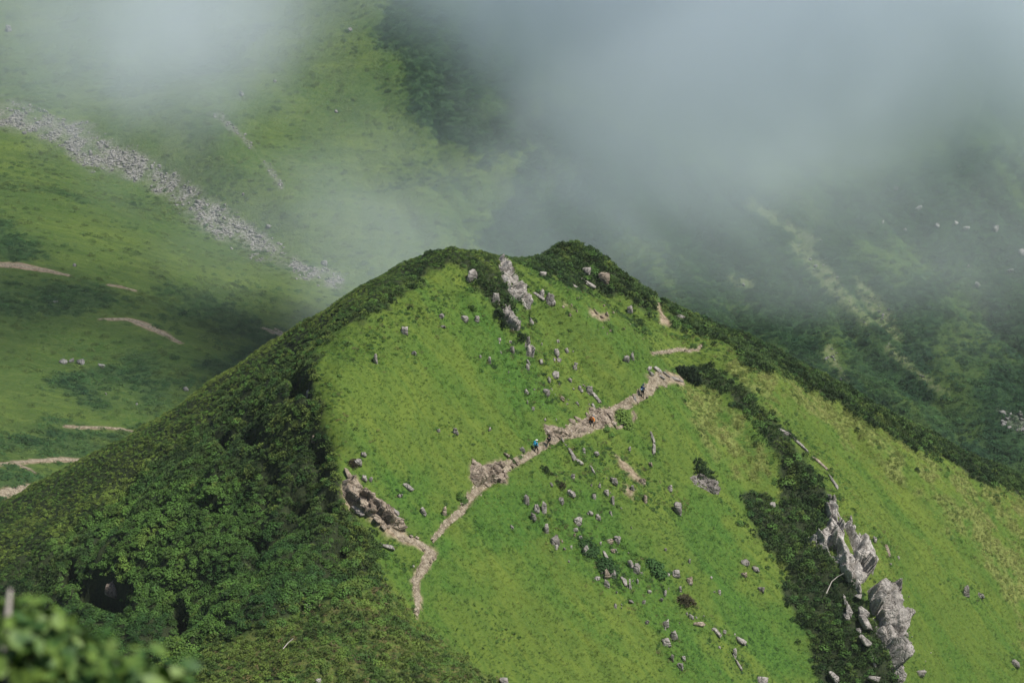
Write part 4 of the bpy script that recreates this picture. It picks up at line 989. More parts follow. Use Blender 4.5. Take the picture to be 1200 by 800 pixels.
for j, q_ in enumerate(BANK):
    add_rock('bank_block', [slab(*q_, 3300 + j, thick=0.7, out=0.3)], M_ROCKB, 'tan broken block in the stony bank left of the blue-jacketed hiker', 'rock', 'blocks of the stony bank by the trail bend')
TRAILR = [(637, 498, 645, 510, 8), (666, 492, 674, 498, 8), (672, 488, 680, 494, 6), (700, 486, 712, 492, 12), (710, 484, 720, 492, 9), (690, 478, 697, 482, 6), (700, 478, 706, 484, 6), (660, 506, 668, 510, 6), (682, 496, 690, 500, 5), (716, 494, 722, 498, 6), (650, 508, 656, 514, 4), (686, 484, 690, 490, 5)]
for j, q_ in enumerate(TRAILR):
    add_rock('trail_rock', [slab(*q_, 3350 + j, thick=0.6, out=0.22)], M_ROCKB, 'tan rock bedded in the trail around the orange-jacketed hiker', 'rock', 'rocks bedded along the middle trail')
ENDR = [(760, 436, 766, 444, 5), (766, 432, 774, 438, 6), (776, 436, 784, 442, 6), (784, 440, 796, 444, 7), (794, 443, 800, 448, 5), (772, 440, 778, 446, 4), (764, 428, 758, 434, 4)]
for j, q_ in enumerate(ENDR):
    add_rock('trail_rock', [slab(*q_, 3370 + j, thick=0.6, out=0.22)], M_ROCK, 'grey rock at the upper end of the trail beside the dark bush', 'rock', 'rocks at the upper end of the trail')
# loose stones scattered by the footpath and in the grass
def loose(n, region, seed, mat, name, label, group, smin, smax):
    r = np.random.default_rng(seed); k = 0; xs_ = [p[0] for p in region]; ys_ = [p[1] for p in region]
    protos = []
    while k < n:
        u, v = r.uniform(min(xs_), max(xs_)), r.uniform(min(ys_), max(ys_))
        if poly_sd(np.array([u]), np.array([v]), region)[0] < 0: continue
        g, d = ground_at(u, v)
        if math.isnan(d): continue
        if len(protos) < 4:
            co, fa = rock_shape(seed + k, 2, top=0.2); protos.append(raw_mesh(name, co, fa, mat))
        o = link(name, protos[k % len(protos)]); s = r.uniform(smin, smax)
        o.location = g + np.array([0, 0, s * 0.2]); o.scale = (s * r.uniform(.5, 1.1), s * r.uniform(.4, .9), s * r.uniform(.5, 1.9)); o.rotation_euler = (r.normal(0, .3), r.normal(0, .3), r.uniform(0, 6.28))
        tag(o, label, 'stone', group); k += 1
loose(60, [(650, 560), (740, 550), (800, 620), (860, 680), (880, 760), (780, 760), (700, 700), (660, 650), (600, 600)], 41, M_ROCK, 'small_stone', 'small pale stone half hidden in the grass of the rocky lower slope', 'small stones of the rocky lower slope', 0.10, 0.42)
loose(40, [(580, 380), (640, 380), (700, 440), (700, 480), (640, 500), (590, 440)], 42, M_ROCK, 'small_stone', 'small grey stone in the grass between the first peak and the trail', 'small stones above the trail', 0.10, 0.40)
loose(24, [(655, 340), (720, 360), (760, 400), (700, 390), (660, 370)], 43, M_ROCKB, 'small_stone', 'small brown stone around the bare patches below the second peak', 'small stones below the second peak', 0.12, 0.28)
loose(12, [(1000, 600), (1050, 640), (1080, 720), (1100, 790), (1070, 790), (1050, 700)], 44, M_ROCK, 'small_stone', 'small stone in the grass right beside the cliffs', 'small stones right of the cliffs', 0.12, 0.3)
for nm_, pts_, sd_ in (('upper', PATH_B, 45), ('lower', PATH_A, 46)):
    r = np.random.default_rng(sd_); pp = np.array(pts_, float); protos = []
    for k in range(22 if nm_ == 'upper' else 12):
        t = r.uniform(0, len(pp) - 1.001); i_ = int(t); q = pp[i_] + (pp[i_ + 1] - pp[i_]) * (t - i_)
        g, d = ground_at(q[0] + r.normal(0, 1.5), q[1] + r.choice([-1, 1]) * q[2] * r.uniform(0.7, 1.3))
        if len(protos) < 4:
            co, fa = rock_shape(sd_ * 50 + k, 2); protos.append(raw_mesh('path_stone', co, fa, M_ROCKB))
        o = link('path_stone', protos[k % len(protos)]); s = r.uniform(.12, .34); o.location = g + np.array([0, 0, .08]); o.scale = (s, s * .8, s * .8); o.rotation_euler = (0, 0, r.uniform(0, 6.28))
        tag(o, 'loose stone along the verge of the climbing trail' if nm_ == 'upper' else 'loose stone along the verge of the lowest trail bend', 'stone', 'loose stones on the %s trail' % nm_)

# far boulders
FB = [raw_mesh('boulder', *rock_shape(5000 + k, 2, cuts=12), M_ROCKF) for k in range(6)]
def far_boulder(u, v, w, h, label, group=None, k=0, name='boulder'):
    g, d = ground_at(u, v, FF, (400, 1000))
    if math.isnan(d): return
    s = d / F; o = link(name, FB[k % 6]); o.location = g + np.array([0, 0, h * s * 0.15]); o.scale = (w * s * .55, w * s * .5, h * s * .62); o.rotation_euler = (0, 0, (k * 1.7) % 6.28)
    tag(o, label, 'boulder', group)
for k, q_ in enumerate([(74, 425, 9, 6, 'leftmost dark boulder of the row on the green valley meadow'), (84, 424, 8, 6, 'second boulder of the row on the green valley meadow'), (95, 426, 9, 8, 'third boulder of the row on the valley meadow, slightly pointed'),
        (120, 430, 10, 7, 'squarish boulder at the right of the row on the valley meadow'), (218, 457, 7, 6, 'lone boulder on the meadow near the wooded skyline'), (263, 447, 5, 7, 'white boulder at the edge of the wooded skyline'),
        (276, 439, 4, 7, 'slim white boulder above the other one on the wooded skyline'), (124, 462, 3, 4, 'tiny white boulder in the middle of the valley meadow'), (160, 474, 3, 3, 'tiny pale boulder low on the valley meadow'),
        (64, 354, 8, 2, 'flat grey boulder high on the left meadow'), (87, 312, 5, 5, 'small white boulder by the upper bare path on the left meadow'), (380, 310, 9, 7, 'pale boulder on the slope right above the stream of rocks'),
        (283, 112, 6, 9, 'upright pale boulder high in the mist'), (394, 131, 5, 4, 'small white boulder in the green opening of the mist'), (315, 266, 6, 5, 'pale boulder just above the boulder stream'), (285, 228, 4, 4, 'small pale boulder on the gully slope'),
        (10, 36, 8, 10, 'faint boulder in the mist at the upper left'), (322, 96, 4, 4, 'tiny boulder beside the stony spur in the mist'), (410, 36, 5, 5, 'tiny boulder near the top of the mist opening'),
        (1077, 246, 9, 8, 'round pale boulder on the misty slope right of the fog edge'), (1167, 270, 7, 10, 'upright pale boulder near the right edge in the mist'), (1146, 335, 8, 8, 'pale boulder on the dark right slope'), (1197, 298, 8, 10, 'boulder cut by the right edge of the frame'),
        (1099, 265, 8, 5, 'flat pale boulder below right of the round pale boulder'), (1185, 317, 9, 4, 'low white boulder on the dark right slope'), (1120, 262, 7, 5, 'grey boulder in the loose boulder row in the mist'), (1132, 268, 8, 5, 'right end boulder of the loose row in the mist'),
        (1050, 222, 6, 6, 'faint brown boulder at the fog edge'), (1060, 270, 4, 4, 'tiny boulder left of the flat pale boulder'), (1034, 262, 4, 6, 'slim boulder left of the loose boulder row'), (1124, 196, 5, 4, 'highest faint boulder in the right hand mist'), (1135, 313, 4, 4, 'tiny boulder above the pale one on the dark right slope')]):
    far_boulder(*q_, k=k)
r = np.random.default_rng(77); c_ = 0; cand = []
while len(cand) < 90:
    u, v = r.uniform(-10, 400), r.uniform(110, 335)
    if poly_sd(np.array([u]), np.array([v]), SCREE)[0] > 0: cand.append((u, v))
for k, (u, v) in enumerate(cand):
    s = r.uniform(2.5, 6.0) if u < 280 else r.uniform(2.5, 5.5)
    far_boulder(u, v, s, s * r.uniform(.6, 1.0), 'pale boulder in the boulder stream that runs down under the mist', 'big boulders of the boulder stream', k)
for k in range(14):
    u, v = r.uniform(1170, 1200), r.uniform(482, 506)
    far_boulder(u, v, r.uniform(4, 7), 4, 'pale boulder in the small rockfall at the right edge', 'boulders of the small rockfall', k)
# scree too fine to count
SC_SRC = []
for k in range(4):
    co, fa = rock_shape(6000 + k, 2); ob = bpy.data.objects.new('scree_stone', raw_mesh('scree_stone', co, fa, M_ROCKF)); SC_SRC.append(ob)
qx, qy, qz, MF = FLAT_MASKS
n_ = 160000; r = np.random.default_rng(78); ax_ = r.uniform(-290, 0, n_); ay_ = r.uniform(560, 900, n_); bx_ = r.uniform(60, 260, 60000); by_ = r.uniform(520, 800, 60000)
ax_ = np.concatenate([ax_, bx_]); ay_ = np.concatenate([ay_, by_]); az_ = FF.h(ax_, ay_); mk = far_masks(ax_, ay_, az_)
lot = r.uniform(0, 1, len(ax_)); brk = sstep(-0.35, 0.25, fbm(ax_ / 6, ay_ / 9, 611, 4)); k = (lot < mk['scree'] * 0.75 * brk) | (lot < mk['pale'] * 0.10)
sz = (0.22 + 0.62 * r.uniform(0, 1, k.sum()) ** 3)
scatter('scree', SC_SRC, np.stack([ax_[k], ay_[k], az_[k] + 0.1], -1), sz, sz, 'grey rubble filling the boulder stream below the mist', 'scree', 79, flat=0.7)
# ------------------------------------------------------------------ single bushes on the grass (solid meshes, one each)
def bush(u, v, w, h, kind, mat, tint, label, cat, seed, n=14, name='small_bush'):
    g, d = ground_at(u, v); s = d / F; W, H = w * s, h * s
    r = np.random.default_rng(seed); C_, F_ = [], []; off = 0
    src = [o.data for o in (PINES if kind == 'pine' else ALDER)]
    bases = []
    for sdat in src:
        co = np.empty(len(sdat.vertices) * 3, np.float32); sdat.vertices.foreach_get('co', co); fa = np.empty(len(sdat.polygons) * 3, np.int32); sdat.polygons.foreach_get('vertices', fa)
        bases.append((co.reshape(-1, 3), fa.reshape(-1, 3)))
    for k in range(n):
        co, fa = bases[k % 3]; a = r.uniform(0, 6.283); c, sn = math.cos(a), math.sin(a)
        q = r.uniform(-1, 1, 2); q = q / max(1, np.linalg.norm(q)); x, y = q[0] * W * 0.36, q[1] * min(W, H * 1.6) * 0.36
        z = float(NF.h(np.array([g[0] + x]), np.array([g[1] + y]))[0]) - g[2]
        sc = min(W, H * 1.4) * r.uniform(0.5, 0.8)
        R = co @ np.array([[c, sn, 0], [-sn, c, 0], [0, 0, 1]]) * sc
        C_.append(R + np.array([x, y, z + r.uniform(0, 0.35) * H * (1 - np.linalg.norm(q))])); F_.append(fa + off); off += len(co)
    me = raw_mesh(name, np.concatenate(C_), np.concatenate(F_), mat); o = link(name, me); o.location = g; o['tint'] = tint
    return tag(o, label, cat)
bush(806, 443, 30, 16, 'pine', M_PINE, 0.05, 'dark rounded bush at the upper end of the trail', 'bush', 1, 18)
bush(804, 708, 20, 16, 'pine', M_BROWN, 0.2, 'dark olive round bush on the lower right grass', 'bush', 2)
bush(768, 668, 22, 18, 'leaf', M_LEAF, 0.1, 'dark leafy bush right of the central rock cluster', 'bush', 3)
bush(731, 496, 20, 13, 'leaf', M_LEAF, 0.75, 'fresh green leafy mound inside the little trail loop', 'bush', 4)
bush(1076, 552, 7, 9, 'pine', M_PINE, 0.1, 'tiny dark conifer alone on the far right grass', 'bush', 5, 6)
bush(714, 505, 12, 7, 'leaf', M_LEAF, 0.5, 'small green bush under the trail loop', 'bush', 6, 8)
bush(690, 645, 24, 14, 'leaf', M_LEAF, 0.1, 'dark leafy bush touching the rounded stone with the burrow', 'bush', 7)
bush(711, 665, 26, 16, 'leaf', M_LEAF, 0.05, 'dark leafy bush growing among the central rock cluster', 'bush', 8)
bush(612, 398, 12, 12, 'pine', M_PINE, 0.1, 'dark bush between the slabs below the first peak', 'bush', 9, 8)
bush(586, 375, 16, 20, 'pine', M_PINE, 0.1, 'dark pine bush left of the steep cleft slab', 'bush', 10)
bush(828, 556, 34, 16, 'pine', M_PINE, 0.25, 'dark brush just above the dark outcrop by the bamboo grass', 'bush', 11)
bush(748, 378, 18, 7, 'pine', M_PINE, 0.3, 'dark low bush on the grass below the rear ridge', 'bush', 12, 10)
bush(714, 384, 14, 7, 'leaf', M_LEAF, 0.5, 'leafy green bush by the brown bare patches below the second peak', 'bush', 13, 8)
bush(600, 540, 8, 6, 'leaf', M_LEAF, 0.5, 'little green bush above the stony bank', 'bush', 14, 6)
bush(540, 583, 14, 9, 'leaf', M_LEAF, 0.5, 'green bush at the left edge of the trail below the stony bank', 'bush', 15, 8)
bush(655, 568, 16, 8, 'pine', M_BROWN, 0.1, 'dark low streak of brush left of the broken white-topped rock', 'bush', 16, 8)
bush(640, 552, 20, 8, 'pine', M_PINE, 0.35, 'dark low brush on the grass under the blue-jacketed hiker', 'bush', 17, 9)
bush(412, 545, 14, 10, 'pine', M_BROWN, 0.3, 'brown green tuft at the wood edge left of the rounded boulder', 'bush', 18, 8)

# ------------------------------------------------------------------ hikers
def limb_mesh(name, verts, edges, radii, mat, sub=1, root=0):
    me = bpy.data.meshes.new(name); me.from_pydata([tuple(v) for v in verts], edges, [])
    o = bpy.data.objects.new(name, me); COL.objects.link(o)
    sk_ = o.modifiers.new('skin', 'SKIN'); sk_.use_smooth_shade = True
    for i, rr in enumerate(radii):
        sv_ = me.skin_vertices[0].data[i] if me.skin_vertices else None
        if sv_ is not None: sv_.radius = rr if isinstance(rr, tuple) else (rr, rr); sv_.use_root = (i == root)
    sb = o.modifiers.new('smooth', 'SUBSURF'); sb.levels = sub; sb.render_levels = sub
    return o, me
def skin_object(name, verts, edges, radii, mat, parent, sub=1, root=0):
    bm = bmesh.new(); lay = bm.verts.layers.skin.verify()
    vs_ = []
    for i, v in enumerate(verts):
        bv = bm.verts.new(v); rr = radii[i]; bv[lay].radius = rr if isinstance(rr, tuple) else (rr, rr); bv[lay].use_root = (i == root); vs_.append(bv)
    for a, b in edges: bm.edges.new((vs_[a], vs_[b]))
    me = bpy.data.meshes.new(name); bm.to_mesh(me); bm.free(); me.materials.append(mat)
    tmp = bpy.data.objects.new(name, me); COL.objects.link(tmp)
    m1 = tmp.modifiers.new('skin', 'SKIN'); m1.use_smooth_shade = True
    m2 = tmp.modifiers.new('sub', 'SUBSURF'); m2.levels = sub; m2.render_levels = sub
    dg = bpy.context.evaluated_depsgraph_get(); out = bpy.data.meshes.new_from_object(tmp.evaluated_get(dg))
    bpy.data.objects.remove(tmp)
    out.name = name
    if not out.materials: out.materials.append(mat)
    return link(name, out, parent)

def box_mesh(name, size, loc, mat, parent, bev=0.04, rot=(0, 0, 0)):
    bm = bmesh.new(); bmesh.ops.create_cube(bm, size=1.0); bmesh.ops.scale(bm, vec=size, verts=bm.verts)
    bmesh.ops.bevel(bm, geom=bm.edges[:], offset=bev, segments=3, affect='EDGES'); me = bpy.data.meshes.new(name); bm.to_mesh(me); bm.free(); me.materials.append(mat)
    for p in me.polygons: p.use_smooth = True
    o = link(name, me, parent); o.location = loc; o.rotation_euler = rot; return o

M_SKIN = plain('skin', (0.48, 0.30, 0.22), 0.6, 0.05)
M_HAIR = plain('black_hair', (0.015, 0.012, 0.010), 0.6, 0.2)
def cloth(n, c): return plain(n, c, 0.85, 0.12, 12)
M_BOOT = cloth('boots', (0.05, 0.035, 0.025)); M_POLE = plain('pole_metal', (0.3, 0.3, 0.3), 0.35, 0.05)

def hiker(u, v, yaw, label, jacket, trousers, hat, pack, stride=0.25, arms=0.15, scale=1.06, shirt=None, pole=False, pack_patch=None, bend=0.05):
    g, d = ground_at(u, v); g[2] += 0.08
    root = link('person', None); root.location = g; root.rotation_euler = (0, 0, yaw); root.scale = (scale,) * 3
    tag(root, label, 'hiker')
    sh = bend
    # joints, facing local +Y
    hip = 0.93; s2 = stride * 0.5
    ankleL, ankleR = (0.10, s2, 0.09), (-0.10, -s2, 0.10)
    kneeL, kneeR = (0.105, s2 * 0.75 + 0.05, 0.50), (-0.105, -s2 * 0.35 + 0.03, 0.49)
    V_ = [(0, 0, hip), (0, sh * .3, 1.10), (0, sh * .7, 1.28), (0, sh, 1.42), (0, sh + .02, 1.51), (0, sh + .04, 1.58), (0, sh + .045, 1.68),   # 0-6 spine, neck, skull
          (0.09, 0, hip - .03), kneeL, ankleL, (0.10, ankleL[1] + .15, 0.045), (-0.09, 0, hip - .03), kneeR, ankleR, (-0.10, ankleR[1] + .15, 0.05),      # 7-14
          (0.175, sh - .01, 1.40), (0.175 + arms * .9, sh - .02, 1.15), (0.185 + arms, sh + .17, 0.97), (0.185 + arms, sh + .235, 0.93),               # 15-18 left arm
          (-0.175, sh - .01, 1.40), (-0.175 - arms * .9, sh + .02, 1.15), (-0.185 - arms, sh + .20, 0.99), (-0.185 - arms, sh + .265, 0.95)]
    E_ = [(0, 1), (1, 2), (2, 3), (3, 4), (4, 5), (5, 6), (0, 7), (7, 8), (8, 9), (9, 10), (0, 11), (11, 12), (12, 13), (13, 14), (3, 15), (15, 16), (16, 17), (17, 18), (3, 19), (19, 20), (20, 21), (21, 22)]
    R_ = [(.13, .10), (.12, .09), (.145, .10), (.11, .085), .052, .072, .088, .085, .055, .038, .03, .085, .055, .038, .03, .058, .042, .03, .032, .058, .042, .03, .032]
    # face: nose ridge and fingers as short branches
    V_.append((0, sh + .15, 1.62)); E_.append((5, len(V_) - 1)); R_.append(.018)
    for hnd, sx in ((18, 1), (22, -1)):
        bx, by, bz = V_[hnd]
        for k in range(5):
            if k == 0: tip = (bx - sx * .045, by + .035, bz + .005)
            else: tip = (bx + sx * (-.03 + .018 * k), by + .075 - .006 * abs(k - 2), bz - .04 - .012 * (k % 2))
            V_.append(tip); E_.append((hnd, len(V_) - 1)); R_.append(.010)
    skin_object('body', V_, E_, R_, M_SKIN, root)
    up = lambda r0, k: tuple(x * k for x in r0) if isinstance(r0, tuple) else r0 * k
    jv = [0, 1, 2, 3, 15, 16, 17, 19, 20, 21]; mp = {a: i for i, a in enumerate(jv)}
    je = [(mp[a], mp[b]) for a, b in E_ if a in mp and b in mp]
    jr = [up(R_[a], 1.2 if a < 4 else 1.35) for a in jv]
    jvv = [V_[a] for a in jv]; jvv[0] = (0, 0, hip + 0.02)
    skin_object('jacket', jvv, je, jr, jacket, root)
    tv = [0, 7, 8, 9, 11, 12, 13]; mp = {a: i for i, a in enumerate(tv)}; te = [(mp[a], mp[b]) for a, b in E_ if a in mp and b in mp]
    tvv = [list(V_[a]) for a in tv]; tvv[3][2] += .05; tvv[6][2] += .05
    skin_object('trousers', tvv, te, [up(R_[a], 1.22) for a in tv], trousers, root)
    for a, b in ((9, 10), (13, 14)):
        skin_object('boot', [(V_[a][0], V_[a][1] - .03, V_[a][2] + .04), (V_[a][0], V_[a][1] - .03, .045), (V_[b][0], V_[b][1] + .01, .035)], [(0, 1), (1, 2)], [.055, .05, .042], M_BOOT, root)
    # hair, eyes, hat
    skin_object('hair', [(0, sh - .01, 1.60), (0, sh + .005, 1.68), (0, sh + .05, 1.735)], [(0, 1), (1, 2)], [(.075, .06), (.096, .085), (.07, .07)], M_HAIR, root)
    for sx in (-1, 1): skin_object('eye', [(sx * .032, sh + .122, 1.655), (sx * .032, sh + .132, 1.655)], [(0, 1)], [.011, .008], M_HAIR, root)
    if hat is not None:
        h_ = skin_object('hat', [(0, sh + .03, 1.70), (0, sh + .03, 1.775)], [(0, 1)], [(.112, .118), (.085, .09)], hat, root)
        bm = bmesh.new(); bmesh.ops.create_cone(bm, cap_ends=True, segments=20, radius1=.165, radius2=.12, depth=.02); me = bpy.data.meshes.new('brim'); bm.to_mesh(me); bm.free(); me.materials.append(hat)
        b_ = link('brim', me, h_); b_.location = (0, sh + .045, 1.715)
    pk = box_mesh('backpack', (.34, .24, .52), (0, sh - .24, 1.24), pack, root, .07, (-.06, 0, 0))
    box_mesh('top_lid', (.30, .24, .12), (0, 0, .30), pack, pk, .05)
    box_mesh('front_pocket', (.24, .08, .24), (0, -.145, -.06), pack_patch or pack, pk, .035)
    for sx in (-1, 1): skin_object('shoulder_strap', [(sx * .10, sh - .14, 1.44), (sx * .10, sh + .02, 1.50), (sx * .10, sh + .13, 1.38), (sx * .11, sh + .13, 1.22), (sx * .12, sh - .1, 1.06)], [(0, 1), (1, 2), (2, 3), (3, 4)], [.018] * 5, pack, root)
    if pole:
        hx, hy, hz = V_[22]
        skin_object('trekking_pole', [(hx, hy + .03, hz + .08), (hx, hy + .03, hz - .04), (hx - .10, hy + .35, .02)], [(0, 1), (1, 2)], [.018, .012, .009], M_POLE, root)
    return root
C_teal, C_navy, C_black, C_orange, C_olive, C_white, C_grey = (cloth(n, c) for n, c in (('blue_fabric', (0.03, 0.26, 0.42)), ('navy_fabric', (0.02, 0.04, 0.09)), ('black_fabric', (0.015, 0.015, 0.018)), ('orange_fabric', (0.85, 0.27, 0.03)), ('olive_fabric', (0.06, 0.075, 0.03)), ('white_fabric', (0.75, 0.75, 0.72)), ('grey_fabric', (0.25, 0.26, 0.27))))
C_pale = cloth('pale_fabric', (0.60, 0.60, 0.45)); C_lblue = cloth('light_blue_fabric', (0.25, 0.40, 0.52))
hiker(628, 532, math.radians(-60), 'hiker in a blue jacket and white hat walking up the trail', C_teal, C_black, C_white, C_teal, 0.42, 0.05, 1.05, pack_patch=C_lblue)
hiker(643, 526, math.radians(150), 'hiker in a black top with olive trousers just behind the blue jacket', C_black, C_olive, C_black, C_black, 0.5, 0.06, 1.0, pack_patch=C_pale)
hiker(694, 502, math.radians(140), 'hiker in an orange jacket with a trekking pole in mid trail', C_orange, C_black, None, C_grey, 0.3, 0.24, 1.06, pole=True)
hiker(753, 467, math.radians(-35), 'hiker in navy with a backpack, highest of those on the trail', C_navy, C_black, C_navy, C_navy, 0.18, 0.04, 1.10, pack_patch=C_lblue)

# ------------------------------------------------------------------ leafy shrub by the viewer
M_NEAR = NT('near_leaves'); _w = M_NEAR.objco()
M_NEAR.color(M_NEAR.mix(M_NEAR.noise(_w, 22, 3, 0.6, 0.4, 0.6), (0.030, 0.080, 0.014), (0.125, 0.195, 0.035))); M_NEAR.b.inputs['Roughness'].default_value = 0.55; M_NEAR.b.inputs['Specular IOR Level'].default_value = 0.3
M_STEM = plain('woody_stem', (0.13, 0.09, 0.06), 0.9, 0.3); M_TWIG = plain('bleached_twig', (0.42, 0.38, 0.33), 0.9, 0.2)
def near_shrub():
    r = np.random.default_rng(99)
    g = np.array([-0.50, 2.35, 0.0]); g[2] = NF.h(np.array([g[0]]), np.array([g[1]]))[0]
    root = link('leafy_shrub', None); root.location = g
    tag(root, 'blurred leafy green shrub filling the lower left corner close to the viewer', 'shrub')
    lumps = [(10, 778, 2.45, .085), (60, 782, 2.5, .075), (30, 735, 2.5, .045), (110, 800, 2.45, .075), (165, 818, 2.4, .065), (205, 835, 2.45, .065), (-50, 790, 2.6, .12), (60, 850, 2.5, .12), (150, 880, 2.5, .12), (-60, 900, 2.6, .15), (230, 900, 2.5, .10),
             (50, 980, 2.6, .2), (-150, 850, 2.7, .16), (20, 760, 2.85, .07), (90, 790, 2.8, .07), (170, 1000, 2.5, .16), (-250, 960, 2.7, .2)]
    C_, F_ = [], []; stems = []; k0 = 0
    for (u, v, d, rad) in lumps:
        c = P(u, v, d) - g; n = int(1150 * rad ** 1.4 * 4)
        stems.append(c)
        for _ in range(n):
            q = r.normal(0, 1, 3); q /= np.linalg.norm(q); rr = rad * r.uniform(.25, 1.12) ** .6
            p = c + q * rr * np.array([1, 1, .9]); nrm = q * .5 + r.normal(0, .5, 3) + np.array([.15, 0, .6]); nrm /= np.linalg.norm(nrm)
            t = np.cross(nrm, r.normal(0, 1, 3)); t /= np.linalg.norm(t); s = np.cross(nrm, t); L = r.uniform(.018, .032); w = L * .30
            pts = [p - t * L * .5, p - t * L * .15 + s * w, p + t * L * .2 + s * w * .9, p + t * L * .55, p + t * L * .2 - s * w * .9, p - t * L * .15 - s * w, p + nrm * L * -.06]
            C_ += pts; F_ += [(k0 + a, k0 + b, k0 + 6) for a, b in ((0, 1), (1, 2), (2, 3), (3, 4), (4, 5), (5, 0))]; k0 += 7
    me = raw_mesh('leaves', np.array(C_), np.array(F_), M_NEAR.m); link('leaves', me, root)
    V_ = [(0, 0, -.05), (0.01, 0.02, .25)]; E_ = [(0, 1)]; R_ = [.016, .013]
    for c in stems:
        V_.append(tuple(c * .6 + np.array([0, 0, -.02]))); V_.append(tuple(c)); E_ += [(1, len(V_) - 2), (len(V_) - 2, len(V_) - 1)]; R_ += [.007, .003]
    # plain tubes
    bm = bmesh.new()
    for a, b in E_:
        p0, p1 = Vector(V_[a]), Vector(V_[b]); dv = p1 - p0
        if dv.length < 1e-4: continue
        m_ = Matrix.Translation((p0 + p1) / 2) @ dv.to_track_quat('Z', 'Y').to_matrix().to_4x4()
        bmesh.ops.create_cone(bm, cap_ends=True, segments=7, radius1=R_[a], radius2=R_[b], depth=dv.length, matrix=m_)
    me = bpy.data.meshes.new('stems'); bm.to_mesh(me); bm.free(); me.materials.append(M_STEM); link('stems', me, root)
    # a bleached dead twig standing in it
    bm = bmesh.new(); t0 = P(6, 760, 2.45); t1 = P(9, 722, 2.45); t2 = P(12, 690, 2.46); low = np.array([t0[0], t0[1], g[2] - .05])
    for p0, p1, r0, r1 in ((low, t0, .008, .0045), (t0, t1, .0045, .0038), (t1, t2, .0038, .0022)):
        p0, p1 = Vector(p0), Vector(p1); dv = p1 - p0
        bmesh.ops.create_cone(bm, cap_ends=True, segments=8, radius1=r0, radius2=r1, depth=dv.length, matrix=Matrix.Translation((p0 + p1) / 2) @ dv.to_track_quat('Z', 'Y').to_matrix().to_4x4())
    me = bpy.data.meshes.new('dead_twig'); bm.to_mesh(me); bm.free(); me.materials.append(M_TWIG); tag(link('dead_twig', me), 'blurred pale dead twig sticking up at the left edge above the near shrub', 'twig')
near_shrub()
# pale dead branches lying in the scrub hump
def branch(pxs, label, rad=0.05):
    pts = [Vector(ground_at(u, v)[0]) + Vector((0, 0, h)) for u, v, h in pxs]; bm = bmesh.new()
    for i_ in range(len(pts) - 1):
        dv = pts[i_ + 1] - pts[i_]; k_ = 1 - i_ / len(pts) * .6
        bmesh.ops.create_cone(bm, cap_ends=True, segments=7, radius1=rad * k_, radius2=rad * k_ * .8, depth=dv.length * 1.03, matrix=Matrix.Translation((pts[i_] + pts[i_ + 1]) / 2) @ dv.to_track_quat('Z', 'Y').to_matrix().to_4x4())
    me = bpy.data.meshes.new('dead_branch'); bm.to_mesh(me); bm.free(); me.materials.append(M_TWIG); tag(link('dead_branch', me), label, 'branch')
branch([(332, 766, .6), (338, 762, .9), (344, 758, 1.0)], 'bleached dead branch lying across the scrub at the bottom left')
branch([(968, 703, 1.0), (974, 692, 1.3), (981, 686, 1.3), (988, 683, 1.4)], 'bare pale branch in the pine band left of the lower cliff', .07)
